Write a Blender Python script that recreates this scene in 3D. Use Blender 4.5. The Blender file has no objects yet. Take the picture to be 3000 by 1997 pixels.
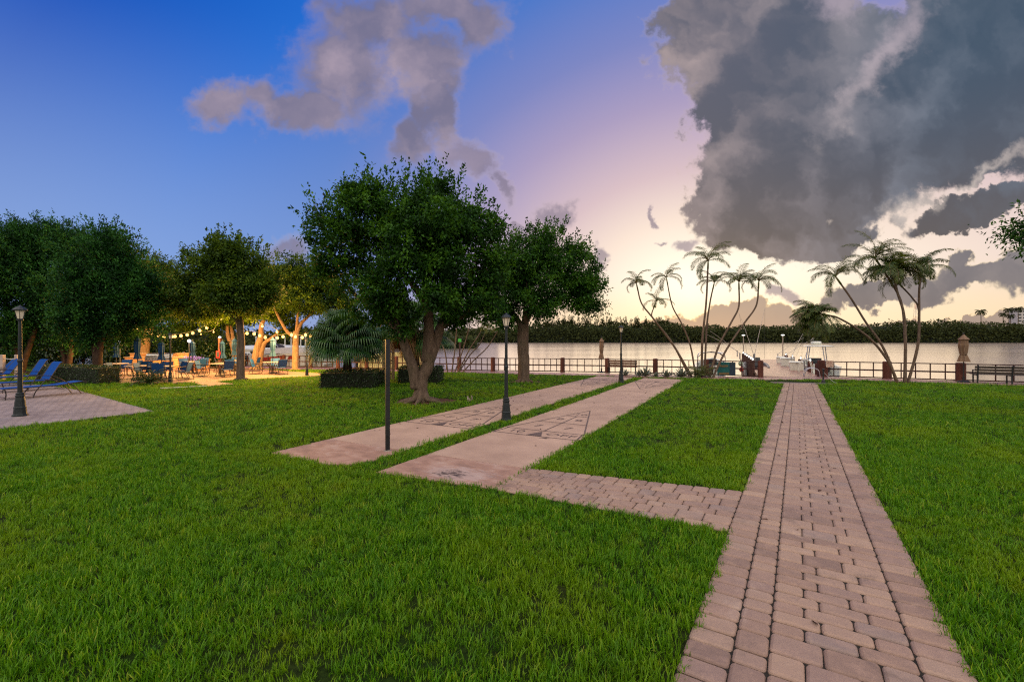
import bpy, math, random
import numpy as np
from mathutils import Vector, Matrix

random.seed(7)
RNG = np.random.default_rng(11)
SC = bpy.context.scene
COL = SC.collection
R = math.radians
# ------------------------------------------------------------------ survey of the place
# camera stands at the origin, eye 2.2 m above the lawn, looking along +Y
EYE, FPX, U0, V0 = 2.2, 1333.3, 1500.0, 993.5
def G(u, v, z=0.0):
    """ground point seen at a pixel of the photograph"""
    y = FPX * (EYE - z) / (v - V0)
    return Vector(((u - U0) / FPX * y, y, z))
def P(u, v, y):
    """point seen at a pixel, at distance y"""
    return Vector(((u - U0) / FPX * y, y, EYE - (v - V0) * y / FPX))
def srgb(r, g, b):
    f = lambda c: (c / 255 / 12.92) if c / 255 <= 0.04045 else ((c / 255 + 0.055) / 1.055) ** 2.4
    return (f(r), f(g), f(b), 1.0)

# ------------------------------------------------------------------ node helpers
def nn(nt, typ, **kw):
    n = nt.nodes.new(typ)
    for k, v in kw.items():
        setattr(n, k, v)
    return n
def setin(nt, sock, val):
    if isinstance(val, bpy.types.NodeSocket):
        nt.links.new(val, sock)
    elif val is not None:
        sock.default_value = val
def mth(nt, op, a, b=None, c=None, clamp=False):
    n = nn(nt, 'ShaderNodeMath', operation=op, use_clamp=clamp)
    setin(nt, n.inputs[0], a); setin(nt, n.inputs[1], b); setin(nt, n.inputs[2], c)
    return n.outputs[0]
def vmth(nt, op, a, b=None, c=None, out=0):
    n = nn(nt, 'ShaderNodeVectorMath', operation=op)
    setin(nt, n.inputs[0], a); setin(nt, n.inputs[1], b)
    if c is not None: setin(nt, n.inputs[2], c)
    return n.outputs[out]
def mixc(nt, f, a, b, mode='MIX'):
    n = nn(nt, 'ShaderNodeMix', data_type='RGBA', blend_type=mode)
    setin(nt, n.inputs[0], f); setin(nt, n.inputs[6], a); setin(nt, n.inputs[7], b)
    return n.outputs[2]
def sstep(nt, x, a, b, lo=0.0, hi=1.0):
    n = nn(nt, 'ShaderNodeMapRange', interpolation_type='SMOOTHSTEP')
    setin(nt, n.inputs[0], x)
    n.inputs[1].default_value = a; n.inputs[2].default_value = b
    n.inputs[3].default_value = lo; n.inputs[4].default_value = hi
    return n.outputs[0]
def noise(nt, vec, scale, detail=5, rough=0.55, dist=0.0, out=0):
    n = nn(nt, 'ShaderNodeTexNoise')
    setin(nt, n.inputs['Vector'], vec)
    n.inputs['Scale'].default_value = scale; n.inputs['Detail'].default_value = detail
    n.inputs['Roughness'].default_value = rough; n.inputs['Distortion'].default_value = dist
    return n.outputs[out]
def ramp(nt, x, stops, interp='LINEAR'):
    n = nn(nt, 'ShaderNodeValToRGB')
    cr = n.color_ramp; cr.interpolation = interp
    while len(cr.elements) < len(stops): cr.elements.new(0.5)
    for e, (p, c) in zip(cr.elements, stops):
        e.position = p; e.color = c
    setin(nt, n.inputs[0], x)
    return n.outputs[0]

def new_mat(name):
    m = bpy.data.materials.new(name); m.use_nodes = True
    nt = m.node_tree
    return m, nt, nt.nodes['Principled BSDF']
def pmat(name, col, rough=0.6, metal=0.0, var=0.15, scale=6.0, bump=0.0, bscale=40.0, island=0.0,
         transl=0.0, col2=None, spec=0.4, emit=None, estr=0.0, stretch=None):
    """a procedural surface: base colour broken up by noise, fine bump, optional per-island tint and translucency"""
    m, nt, b = new_mat(name)
    tc = nn(nt, 'ShaderNodeTexCoord').outputs['Object']
    if stretch:
        tc2 = vmth(nt, 'MULTIPLY', tc, stretch)
    else:
        tc2 = tc
    n1 = noise(nt, tc2, scale, 6, 0.6)
    dark = tuple(c * (1 - var * 1.6) for c in col[:3]) + (1,)
    lite = tuple(min(1, c * (1 + var * 1.4)) for c in col[:3]) + (1,)
    if col2: dark = col2
    c = ramp(nt, n1, [(0.3, dark), (0.7, lite)])
    if island:
        g = nn(nt, 'ShaderNodeNewGeometry')
        f = mth(nt, 'MULTIPLY_ADD', g.outputs['Random Per Island'], 2 * island, 1 - island)
        c = vmth(nt, 'MULTIPLY', c, f)
    setin(nt, b.inputs['Base Color'], c)
    b.inputs['Roughness'].default_value = rough
    b.inputs['Metallic'].default_value = metal
    b.inputs['Specular IOR Level'].default_value = spec
    if bump:
        n2 = noise(nt, tc2, bscale, 4, 0.6)
        bn = nn(nt, 'ShaderNodeBump'); bn.inputs['Strength'].default_value = bump
        bn.inputs['Distance'].default_value = 0.02
        setin(nt, bn.inputs['Height'], n2)
        setin(nt, b.inputs['Normal'], bn.outputs[0])
    if emit:
        b.inputs['Emission Color'].default_value = emit
        b.inputs['Emission Strength'].default_value = estr
        m.cycles.emission_sampling = 'NONE'
    if transl:
        tr = nn(nt, 'ShaderNodeBsdfTranslucent')
        setin(nt, tr.inputs[0], vmth(nt, 'MULTIPLY', c, (1.6, 1.5, 0.7)))
        mx = nn(nt, 'ShaderNodeMixShader'); mx.inputs[0].default_value = transl
        nt.links.new(b.outputs[0], mx.inputs[1]); nt.links.new(tr.outputs[0], mx.inputs[2])
        nt.links.new(mx.outputs[0], nt.nodes['Material Output'].inputs[0])
    return m

# ------------------------------------------------------------------ mesh helpers
def mesh_np(name, verts, faces, smooth=False):
    """verts (N,3), faces (M,k) with one k"""
    me = bpy.data.meshes.new(name)
    verts = np.asarray(verts, dtype=np.float32); faces = np.asarray(faces, dtype=np.int32)
    k = faces.shape[1]; m = len(faces)
    me.vertices.add(len(verts)); me.vertices.foreach_set('co', verts.ravel())
    me.loops.add(m * k); me.loops.foreach_set('vertex_index', faces.ravel())
    me.polygons.add(m)
    me.polygons.foreach_set('loop_start', np.arange(0, m * k, k, dtype=np.int32))
    me.polygons.foreach_set('loop_total', np.full(m, k, dtype=np.int32))
    if smooth: me.polygons.foreach_set('use_smooth', np.ones(m, dtype=bool))
    me.update(calc_edges=True); me.validate()
    return me

class MB:
    """collects shapes into one mesh"""
    def __init__(s): s.v = []; s.f = []
    def add(s, vs, fs):
        o = len(s.v); s.v += [tuple(v) for v in vs]; s.f += [tuple(i + o for i in f) for f in fs]; return s
    def box(s, c, d, rz=0.0, tilt=None):
        x, y, z = d[0] / 2, d[1] / 2, d[2] / 2
        vs = [Vector((a * x, b * y, e * z)) for e in (-1, 1) for b in (-1, 1) for a in (-1, 1)]
        m = Matrix.Rotation(rz, 3, 'Z')
        if tilt is not None: m = m @ Matrix.Rotation(tilt[0], 3, tilt[1])
        c = Vector(c)
        return s.add([m @ v + c for v in vs], [(0, 2, 3, 1), (4, 5, 7, 6), (0, 1, 5, 4), (2, 6, 7, 3), (0, 4, 6, 2), (1, 3, 7, 5)])
    def tube(s, pts, rad, seg=8, cap=True, rough=0.0):
        pts = [Vector(p) for p in pts]
        if not hasattr(rad, '__len__'): rad = [rad] * len(pts)
        n = len(pts); vs = []; up = None
        for i, p in enumerate(pts):
            t = (pts[min(i + 1, n - 1)] - pts[max(i - 1, 0)])
            t = t.normalized() if t.length > 1e-9 else Vector((0, 0, 1))
            if up is None:
                up = Vector((1, 0, 0)) if abs(t.x) < 0.9 else Vector((0, 1, 0))
            a = (up - t * up.dot(t)).normalized(); up = a; b = t.cross(a)
            for k in range(seg):
                an = 2 * math.pi * k / seg
                r = rad[i] * (1 + (random.uniform(-rough, rough) if rough else 0))
                vs.append(p + (a * math.cos(an) + b * math.sin(an)) * r)
        fs = [(i * seg + k, i * seg + (k + 1) % seg, (i + 1) * seg + (k + 1) % seg, (i + 1) * seg + k) for i in range(n - 1) for k in range(seg)]
        if cap: fs += [tuple(range(seg - 1, -1, -1)), tuple(range((n - 1) * seg, n * seg))]
        return s.add(vs, fs)
    def lathe(s, prof, c=(0, 0, 0), seg=16, cap=True, flute=0.0):
        vs = []
        for r, z in prof:
            for k in range(seg):
                an = 2 * math.pi * k / seg
                rr = r * (1 - flute * (k % 2))
                vs.append((c[0] + rr * math.cos(an), c[1] + rr * math.sin(an), c[2] + z))
        n = len(prof)
        fs = [(i * seg + k, i * seg + (k + 1) % seg, (i + 1) * seg + (k + 1) % seg, (i + 1) * seg + k) for i in range(n - 1) for k in range(seg)]
        if cap: fs += [tuple(range(seg - 1, -1, -1)), tuple(range((n - 1) * seg, n * seg))]
        return s.add(vs, fs)
    def ball(s, c, r, seg=10, rings=6, sz=1.0):
        return s.lathe([(max(1e-4, r * math.sin(math.pi * i / rings)), -r * sz * math.cos(math.pi * i / rings)) for i in range(rings + 1)], c, seg, cap=False)
    def prism(s, poly, z0, z1):
        n = len(poly)
        vs = [(p[0], p[1], z0) for p in poly] + [(p[0], p[1], z1) for p in poly]
        a = sum(poly[i][0] * poly[(i + 1) % n][1] - poly[(i + 1) % n][0] * poly[i][1] for i in range(n))
        fs = [tuple(range(n - 1, -1, -1)), tuple(range(n, 2 * n))] + [(i, (i + 1) % n, n + (i + 1) % n, n + i) for i in range(n)]
        if a < 0: fs = [tuple(reversed(f)) for f in fs]
        return s.add(vs, fs)
    def quad(s, a, b, c, d): return s.add([a, b, c, d], [(0, 1, 2, 3)])
    def loft(s, rings, closed=True, cap=True):
        k = len(rings[0]); o = [v for r in rings for v in r]
        rng = range(k) if closed else range(k - 1)
        fs = [(i * k + j, i * k + (j + 1) % k, (i + 1) * k + (j + 1) % k, (i + 1) * k + j) for i in range(len(rings) - 1) for j in rng]
        if cap and closed: fs += [tuple(range(k - 1, -1, -1)), tuple(range((len(rings) - 1) * k, len(rings) * k))]
        return s.add(o, fs)
    def mesh(s, name, off=None, smooth=False):
        v = s.v if off is None else [(a - off[0], b - off[1], c - off[2]) for a, b, c in s.v]
        me = bpy.data.meshes.new(name); me.from_pydata(v, [], s.f); me.validate()
        if smooth:
            for p in me.polygons: p.use_smooth = True
        me.update(); return me

def link(name, me, mat, parent=None, bevel=0.0, smooth_angle=None):
    o = bpy.data.objects.new(name, me); COL.objects.link(o)
    if mat is not None and not me.materials:
        for m in (mat if isinstance(mat, (list, tuple)) else [mat]): me.materials.append(m)
    if parent is not None: o.parent = parent
    if bevel:
        b = o.modifiers.new('edge', 'BEVEL'); b.width = bevel; b.segments = 2; b.limit_method = 'ANGLE'; b.angle_limit = R(40)
    return o
def tag(o, label=None, cat=None, group=None, kind=None):
    if label: o['label'] = label
    if cat: o['category'] = cat
    if group: o['group'] = group
    if kind: o['kind'] = kind
    return o
def thing(name, label, cat, loc=(0, 0, 0), rz=0.0, group=None, scale=1.0):
    o = bpy.data.objects.new(name, None); COL.objects.link(o)
    o.empty_display_size = 0.2
    o.location = loc; o.rotation_euler = (0, 0, rz); o.scale = (scale,) * 3
    return tag(o, label, cat, group)
def part(name, mb, mat, parent, smooth=False, bevel=0.0, world=False):
    me = mb.mesh(name, tuple(parent.location) if world else None, smooth) if isinstance(mb, MB) else mb
    return link(name, me, mat, parent, bevel)
def structure(name, mb, mat, parent=None, smooth=False, bevel=0.0):
    me = mb.mesh(name, None, smooth) if isinstance(mb, MB) else mb
    o = link(name, me, mat, parent, bevel)
    if parent is None: o['kind'] = 'structure'
    return o
def dup(root, loc, rz, label, group=None, scale=None):
    r = root.copy(); COL.objects.link(r); r.location = loc; r.rotation_euler = (0, 0, rz)
    r['label'] = label
    if scale: r.scale = (scale,) * 3
    if group: r['group'] = group
    def rec(src, dst):
        for ch in [o for o in src.children]:
            c = ch.copy(); COL.objects.link(c); c.parent = dst
            rec(ch, c)
    rec(root, r)
    return r
def unit(a): return a / np.maximum(np.linalg.norm(a, axis=-1, keepdims=True), 1e-9)
def inpoly(x, y, poly):
    c = np.zeros(len(x), bool); n = len(poly)
    for i in range(n):
        x1, y1 = poly[i][0], poly[i][1]; x2, y2 = poly[(i + 1) % n][0], poly[(i + 1) % n][1]
        t = ((y1 > y) != (y2 > y)) & (x < (x2 - x1) * (y - y1) / ((y2 - y1) if y2 != y1 else 1e-9) + x1)
        c ^= t
    return c
def leaves_mesh(name, c, d, n, L, W, off=(0, 0, 0), fold=0.15):
    """one folded diamond per leaf: centre base c, direction d, normal n, lengths L, widths W"""
    d = unit(d); s = unit(np.cross(d, n)); n2 = np.cross(s, d)
    L = np.broadcast_to(np.asarray(L, float), (len(c),))[:, None]; W = np.broadcast_to(np.asarray(W, float), (len(c),))[:, None]
    a = c; t = c + d * L - n2 * L * fold; m = c + d * L * 0.5
    l = m + s * W * 0.5 + n2 * W * 0.15; r = m - s * W * 0.5 + n2 * W * 0.15
    v = np.stack([a, l, t, r], 1).reshape(-1, 3) - np.asarray(off)
    f = np.arange(len(v)).reshape(-1, 4)
    return mesh_np(name, v, f)
ZEN, NISH, SUN_E = 2.9, 0.004, 0.5
BULB_W = 620
# ------------------------------------------------------------------ camera
cam = bpy.data.objects.new('camera', bpy.data.cameras.new('camera')); COL.objects.link(cam)
cam.location = (0, 0, EYE); cam.rotation_euler = (R(90), 0, 0)
cam.data.sensor_width = 36; cam.data.lens = 16.0
cam.data.shift_y = -5.0 / 3000
cam.data.clip_start = 0.05; cam.data.clip_end = 4000
SC.camera = cam
SC.view_settings.view_transform = 'Standard'; SC.view_settings.look = 'None'
SC.view_settings.exposure = 0.0; SC.view_settings.gamma = 1.0
SC.cycles.use_denoising = False; SC.cycles.filter_width = 1.2
SC.cycles.sample_clamp_indirect = 2.0; SC.cycles.sample_clamp_direct = 2.0
SC.cycles.max_bounces = 6; SC.cycles.diffuse_bounces = 3; SC.cycles.glossy_bounces = 3
SC.cycles.transmission_bounces = 3; SC.cycles.transparent_max_bounces = 8
SC.cycles.caustics_reflective = False; SC.cycles.caustics_refractive = False

# ------------------------------------------------------------------ sky
SUN_AZ, SUN_EL = math.atan2(2020 - U0, FPX), R(5.0)      # the sun has sunk behind the low bank of cloud over the water
W = bpy.data.worlds.new('World'); SC.world = W; W.use_nodes = True
nt = W.node_tree; nt.nodes.clear()
D = nn(nt, 'ShaderNodeTexCoord').outputs['Generated']
D = vmth(nt, 'NORMALIZE', D)
sep = nn(nt, 'ShaderNodeSeparateXYZ'); setin(nt, sep.inputs[0], D)
dx, dy, dz = sep.outputs
front = mth(nt, 'MAXIMUM', dy, 0.12)
# cloud coordinates: the sky ahead unrolled on a flat sheet (hundredths of the survey unit)
px = mth(nt, 'DIVIDE', dx, front); pz = mth(nt, 'DIVIDE', dz, front)
cp = nn(nt, 'ShaderNodeCombineXYZ'); setin(nt, cp.inputs[0], mth(nt, 'MULTIPLY', px, FPX / 100)); setin(nt, cp.inputs[1], mth(nt, 'MULTIPLY', pz, FPX / 100))
CP = cp.outputs[0]
def sky_xy(u, v): return ((u - U0) / 100, (V0 - v) / 100)
sund = Vector((math.sin(SUN_AZ) * math.cos(R(6)), math.cos(SUN_AZ) * math.cos(R(6)), math.sin(R(6))))
# clear sky: warm round the sunset, violet, then deep blue away from it and upward
az = mth(nt, 'ARCTAN2', dx, dy)
daz = mth(nt, 'SUBTRACT', az, SUN_AZ)
daz = mth(nt, 'MAXIMUM', mth(nt, 'MULTIPLY', daz, 0.5), mth(nt, 'MULTIPLY', daz, -1.0))
el = mth(nt, 'ARCSINE', dz)
e1 = mth(nt, 'MULTIPLY', mth(nt, 'SUBTRACT', el, R(5)), 1.25)
a1 = mth(nt, 'MULTIPLY', daz, 0.92)
dist = mth(nt, 'SQRT', mth(nt, 'ADD', mth(nt, 'MULTIPLY', e1, e1), mth(nt, 'MULTIPLY', a1, a1)))
distn = mth(nt, 'DIVIDE', dist, R(80))
S = srgb
base = ramp(nt, distn, [(0.0, (1.28, 1.16, 0.96, 1)), (0.07, (1.06, 0.95, 0.78, 1)), (0.14, S(246, 225, 210)), (0.22, S(216, 190, 196)),
                        (0.33, S(170, 156, 192)), (0.43, S(124, 134, 194)), (0.54, S(78, 120, 200)), (0.68, S(32, 106, 206)), (0.84, S(4, 80, 186))])
# paler lavender towards the horizon away from the sun, yellow along the horizon beneath the glow
hz = sstep(nt, el, R(2), R(34), 1.0, 0.0)
far = sstep(nt, daz, R(12), R(70))
base = mixc(nt, mth(nt, 'MULTIPLY', mth(nt, 'MULTIPLY', hz, far), 0.85), base, S(150, 178, 226))
hy = sstep(nt, el, R(1.5), R(8), 1.0, 0.0)
near = sstep(nt, daz, R(18), R(42), 1.0, 0.15)
base = mixc(nt, mth(nt, 'MULTIPLY', mth(nt, 'MULTIPLY', hy, near), 0.5), base, (1.06, 0.78, 0.36, 1))

wv = noise(nt, vmth(nt, 'ADD', CP, (5.0, 3.0, 1.0)), 0.75, 5, 0.6, 0.0, 1)
CW = vmth(nt, 'MULTIPLY_ADD', vmth(nt, 'SUBTRACT', wv, (0.5, 0.5, 0.5)), (2.3, 1.9, 0.0), CP)
fine = noise(nt, CP, 1.15, 7, 0.6, 0.2)
mid = noise(nt, vmth(nt, 'ADD', CW, (31.0, 7.0, 2.0)), 0.5, 3, 0.5)
off = noise(nt, vmth(nt, 'ADD', CW, (31.6, 6.2, 2.0)), 0.5, 3, 0.5)
def field(blobs):
    acc = None
    for (u, v, ru, rv, rot) in blobs:
        mp = nn(nt, 'ShaderNodeMapping', vector_type='TEXTURE')
        x, y = sky_xy(u, v)
        mp.inputs[1].default_value = (x, y, 0); mp.inputs[2].default_value = (0, 0, R(rot)); mp.inputs[3].default_value = (ru / 100, rv / 100, 1)
        setin(nt, mp.inputs[0], CW)
        ln = vmth(nt, 'LENGTH', mp.outputs[0], out=1)
        acc = ln if acc is None else mth(nt, 'SMOOTH_MIN', acc, ln, 0.18)
    return mth(nt, 'SUBTRACT', 1.0, acc)
def cloud(col, blobs, soft, nf, nm, core, light, rimw, lit=0.5, opac=1.0, rimc=None, rim=1.0, bias=0.0, extra=None, f0=0.36):
    """soft edged bank: thin lit rim, smooth folds of light and shade inside"""
    f = field(blobs)
    if bias: f = mth(nt, 'ADD', f, bias)
    d = mth(nt, 'MULTIPLY_ADD', mth(nt, 'SUBTRACT', fine, 0.5), nf, f)
    d = mth(nt, 'MULTIPLY_ADD', mth(nt, 'SUBTRACT', mid, 0.5), nm, d)
    a = sstep(nt, d, 0.0, soft, 0.0, opac)
    fold = mth(nt, 'MULTIPLY_ADD', mth(nt, 'SUBTRACT', mid, off), lit, f0)
    fold = mth(nt, 'MULTIPLY_ADD', mth(nt, 'SUBTRACT', fine, 0.5), lit * 0.16, fold)
    if extra is not None: fold = mth(nt, 'ADD', fold, extra)
    c = mixc(nt, sstep(nt, fold, 0.0, 1.1), core, light)
    c = mixc(nt, sstep(nt, d, 0.0, rimw, rim, 0.0), c, rimc or light)
    return mixc(nt, a, col, c)
up = sstep(nt, el, R(4), R(34))
rt = sstep(nt, px, 0.30, 1.0)
core_big = mixc(nt, mth(nt, 'MULTIPLY', rt, sstep(nt, el, R(8), R(26))), mixc(nt, up, S(92, 86, 88), S(96, 98, 114)), S(66, 84, 104))
light_big = mixc(nt, rt, S(178, 160, 160), S(108, 118, 134))
rim_big = mixc(nt, up, S(250, 226, 196), S(206, 184, 182))
low = base
# low banks over the horizon
low = cloud(low, [(2130, 955, 300, 44, -1), (2165, 928, 170, 44, 0), (2270, 948, 120, 30, -8), (2900, 945, 640, 30, 1), (2480, 955, 260, 26, 2)], 0.14, 0.30, 0.1, S(150, 134, 130), S(182, 160, 144), 0.22, 0.6, 0.95, S(240, 206, 150))
low = cloud(low, [(2830, 762, 48, 52, 20), (2900, 808, 190, 50, 6), (3030, 780, 150, 84, 20), (2560, 858, 170, 34, 8), (2700, 850, 110, 44, 0)], 0.22, 0.8, 0.2, S(104, 102, 112), S(150, 140, 140), 0.32, 1.2, 0.97, S(242, 220, 186))
low = cloud(low, [(1640, 630, 60, 66, 60), (1760, 735, 44, 34, -30), (1540, 655, 50, 24, 0), (2010, 722, 80, 32, 10), (2280, 858, 74, 28, -5), (1905, 620, 40, 20, -40), (1925, 695, 48, 14, 0),
                  (850, 735, 100, 60, 0), (1390, 480, 120, 66, -40), (1480, 560, 70, 44, -50)], 0.7, 1.2, 0.4, S(128, 118, 138), S(170, 152, 164), 0.6, 1.0, 0.8, S(206, 186, 190))
# the pink grey cloud above the trees
low = cloud(low, [(640, 300, 120, 78, 8), (760, 275, 90, 70, 0), (880, 320, 220, 76, -6), (1010, 200, 180, 200, 0), (1080, 70, 220, 130, 10), (1230, 170, 140, 140, 0), (1400, 50, 110, 100, 30),
                  (1270, 300, 70, 140, 10), (1210, 410, 120, 76, 40), (1310, 20, 220, 56, 0), (1300, 350, 56, 110, 20)], 0.75, 0.8, 0.3, S(118, 114, 140), S(186, 166, 178), 0.6, 1.3, 0.96, S(168, 152, 178), 1.0, 0.12)
# the great dark cloud
low = cloud(low, [(2215, 110, 295, 230, 0), (2210, 330, 195, 190, 0), (2450, 260, 380, 260, 0), (2350, 470, 330, 240, 8), (2150, 570, 140, 150, 0), (2240, 680, 210, 86, -14), (2640, 380, 440, 220, 28), (2950, 140, 460, 290, 32), (3020, 400, 320, 80, 26), (2860, 606, 230, 44, 18), (2420, 705, 150, 54, 6), (3200, 430, 250, 210, 20)],
            0.22, 0.75, 0.25, core_big, light_big, 0.15, 1.6, 1.0, rim_big, 0.95, 0.09, mth(nt, 'ADD', sstep(nt, px, 0.34, 0.50, 0.22, 0.0), mth(nt, 'MULTIPLY', sstep(nt, px, 0.60, 0.78, 0.0, 1.0), mth(nt, 'MULTIPLY', sstep(nt, px, 0.98, 0.80, 0.0, 0.5), up))), 0.22)
# brighter openings between the folds of the great cloud
seam = field([(2580, 180, 330, 60, 50), (2440, 20, 90, 70, 0), (2880, 520, 210, 24, 30), (2640, 610, 110, 40, 12)])
seam = mth(nt, 'MULTIPLY_ADD', mth(nt, 'SUBTRACT', fine, 0.5), 1.6, seam)
low = mixc(nt, sstep(nt, seam, -0.2, 1.1, 0.0, 0.62), low, mixc(nt, up, S(236, 220, 204), S(188, 172, 186)))
# overhead and behind the camera the unseen sky is brightened to light the ground
dv = vmth(nt, 'DOT_PRODUCT', D, (0.0, 0.98, 0.2), out=1)
beh = sstep(nt, dv, 0.10, 0.55, 1.0, 0.0)
hi = sstep(nt, noise(nt, D, 3.0, 4), 0.35, 0.7)
back = vmth(nt, 'MULTIPLY', mixc(nt, hi, S(196, 192, 208), S(255, 236, 206)), mth(nt, 'MULTIPLY', sstep(nt, dz, 0.05, 0.75, 0.26, 1.0), ZEN))
low = mixc(nt, beh, low, back)
# below the horizon
low = mixc(nt, sstep(nt, dz, -0.02, 0.0, 1.0, 0.0), low, S(120, 105, 100))
bg = nn(nt, 'ShaderNodeBackground'); setin(nt, bg.inputs[0], low); bg.inputs[1].default_value = 1.0
sky = nn(nt, 'ShaderNodeTexSky', sky_type='NISHITA')
sky.sun_disc = False; sky.sun_elevation = SUN_EL; sky.sun_rotation = SUN_AZ
bg2 = nn(nt, 'ShaderNodeBackground'); nt.links.new(sky.outputs[0], bg2.inputs[0]); bg2.inputs[1].default_value = NISH
ad = nn(nt, 'ShaderNodeAddShader'); nt.links.new(bg.outputs[0], ad.inputs[0]); nt.links.new(bg2.outputs[0], ad.inputs[1])
wo = nn(nt, 'ShaderNodeOutputWorld'); nt.links.new(ad.outputs[0], wo.inputs[0])
W.cycles.sampling_method = 'NONE'

sl = bpy.data.lights.new('sun', 'SUN'); sl.energy = SUN_E; sl.angle = R(46); sl.color = (1.0, 0.74, 0.46)
so = bpy.data.objects.new('sun', sl); COL.objects.link(so)
so.rotation_euler = (Vector((math.sin(SUN_AZ) * math.cos(SUN_EL), math.cos(SUN_AZ) * math.cos(SUN_EL), math.sin(SUN_EL)))).to_track_quat('Z', 'Y').to_euler()
# ------------------------------------------------------------------ layout of the ground
# railing line along the seawall (post positions), a gap for the pier gate
def gx(u, v): p = G(u, v); return (p.x, p.y)
def lerp2(a, b, t): return (a[0] + (b[0] - a[0]) * t, a[1] + (b[1] - a[1]) * t)
RAIL_E = gx(2228, 1105.6)                                   # gate post, west side of the pier
RAIL_A = (-1.3, 31.0)
RAIL_W = (-34.0, 40.2)
RAIL_F = gx(2406, 1104.0)                                   # gate post, other side
RAIL_H = gx(2814.5, 1117.0)
RAIL_Z = (RAIL_F[0] + (RAIL_H[0] - RAIL_F[0]) * 3.6, RAIL_F[1] + (RAIL_H[1] - RAIL_F[1]) * 3.6)
WALL = [RAIL_W, RAIL_A, RAIL_E, RAIL_F, RAIL_H, RAIL_Z]       # top edge of the seawall
def inward(w):                                              # same line moved towards the lawn
    return [(p[0] - 0.30 * w, p[1] - 0.95 * w) for p in WALL]
# courts
CD = Vector((0.47, 0.883, 0)).normalized(); CWv = Vector((CD.y, -CD.x, 0))
C1, C2 = G(794, 1328.5), G(1101.5, 1386)
CW_, CL = 2.14, 20.6
def court_xy(o, s, t): p = o + CWv * s + CD * t; return (p.x, p.y)
# path
def ext(a, b, t): return (a[0] + (b[0] - a[0]) * t, a[1] + (b[1] - a[1]) * t)
PL0, PL1 = gx(1970, 1997), gx(2296, 1123)
PR0, PR1 = gx(2865, 1997), gx(2394, 1124)
PATH = [ext(PL0, PL1, -0.35), PL1, PR1, ext(PR0, PR1, -0.35)]
LINK = [gx(1548, 1375), gx(2176, 1442.5), gx(2132.5, 1561), gx(1442, 1436)]
COURT1 = [court_xy(C1, 0, 0.0), court_xy(C1, 0, CL), court_xy(C1, CW_, CL), court_xy(C1, CW_, 0.5), court_xy(C1, CW_ - 0.15, 0.05), court_xy(C1, CW_ - 0.5, -0.05)]
COURT2 = [court_xy(C2, 0, 0.0), court_xy(C2, 0, CL), court_xy(C2, CW_, CL), court_xy(C2, CW_, 0.2)]
DECKL = [gx(450, 1206), gx(220, 1142), gx(120, 1128), (-40.0, 27.0), (-44.0, 9.0), gx(0, 1258)]
PATIO = [gx(200, 1116), gx(330, 1122.5), gx(505, 1123), gx(560, 1120.5), gx(608, 1133), gx(640, 1130.5), gx(693, 1125.5), gx(650, 1121), gx(634, 1118.5), gx(700, 1112.5), gx(930, 1101.5),
         gx(985, 1097), gx(930, 1093.5), gx(860, 1089), gx(780, 1083.0), gx(690, 1081), gx(560, 1079), gx(300, 1080), gx(150, 1095)]
MULCH = [gx(1795, 1104), gx(1850, 1099.0), gx(2026, 1102.5), gx(2036, 1106.5), gx(2016, 1109), gx(1912, 1107.5), gx(1850, 1106.5)]
SOIL_T = G(1232, 1177)

# ------------------------------------------------------------------ materials of the ground
def lawn_mat():
    m, nt, b = new_mat('lawn soil and thatch')
    tc = nn(nt, 'ShaderNodeTexCoord').outputs['Object']
    n1 = noise(nt, tc, 0.35, 5, 0.6); n2 = noise(nt, tc, 22.0, 5, 0.7)
    c1 = ramp(nt, n2, [(0.3, (0.007, 0.015, 0.003, 1)), (0.7, (0.022, 0.046, 0.006, 1))])
    c2 = ramp(nt, n2, [(0.3, (0.012, 0.016, 0.004, 1)), (0.7, (0.036, 0.05, 0.010, 1))])
    setin(nt, b.inputs['Base Color'], mixc(nt, sstep(nt, n1, 0.4, 0.65), c1, c2))
    b.inputs['Roughness'].default_value = 0.95; b.inputs['Specular IOR Level'].default_value = 0.05
    bn = nn(nt, 'ShaderNodeBump'); bn.inputs['Strength'].default_value = 0.8; bn.inputs['Distance'].default_value = 0.03
    setin(nt, bn.inputs['Height'], n2); setin(nt, b.inputs['Normal'], bn.outputs[0])
    return m
def concrete_mat():
    """pale pink-grey court concrete: broom texture, joints are geometry, dirt and an oily stain of its own shape"""
    m, nt, b = new_mat('court concrete')
    tc = nn(nt, 'ShaderNodeTexCoord').outputs['Object']
    n1 = noise(nt, tc, 0.9, 6, 0.62); n2 = noise(nt, tc, 60.0, 4, 0.7); n3 = noise(nt, tc, 5.0, 6, 0.7)
    c = ramp(nt, n1, [(0.3, srgb(150, 124, 108)), (0.7, srgb(182, 154, 134))])
    c = mixc(nt, sstep(nt, n2, 0.42, 0.75, 0.0, 0.22), c, srgb(112, 92, 86))
    c = mixc(nt, sstep(nt, n3, 0.55, 0.72, 0.0, 0.20), c, srgb(132, 110, 102))
    # worn end slab: redder, patched and stained
    sx = nn(nt, 'ShaderNodeSeparateXYZ'); setin(nt, sx.inputs[0], tc)
    end = sstep(nt, sx.outputs[1], 1.34, 1.37, 1.0, 0.0)
    n4 = noise(nt, vmth(nt, 'MULTIPLY', tc, (1.0, 1.6, 1.0)), 2.2, 7, 0.68, 0.4)
    ce = ramp(nt, n4, [(0.28, srgb(112, 86, 76)), (0.5, srgb(152, 118, 102)), (0.68, srgb(172, 148, 134))])
    ce = mixc(nt, sstep(nt, n2, 0.4, 0.8, 0.0, 0.25), ce, srgb(104, 84, 80))
    c = mixc(nt, mth(nt, 'MULTIPLY', end, 0.85), c, ce)
    return m, nt, b, tc, c, n2, end
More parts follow.
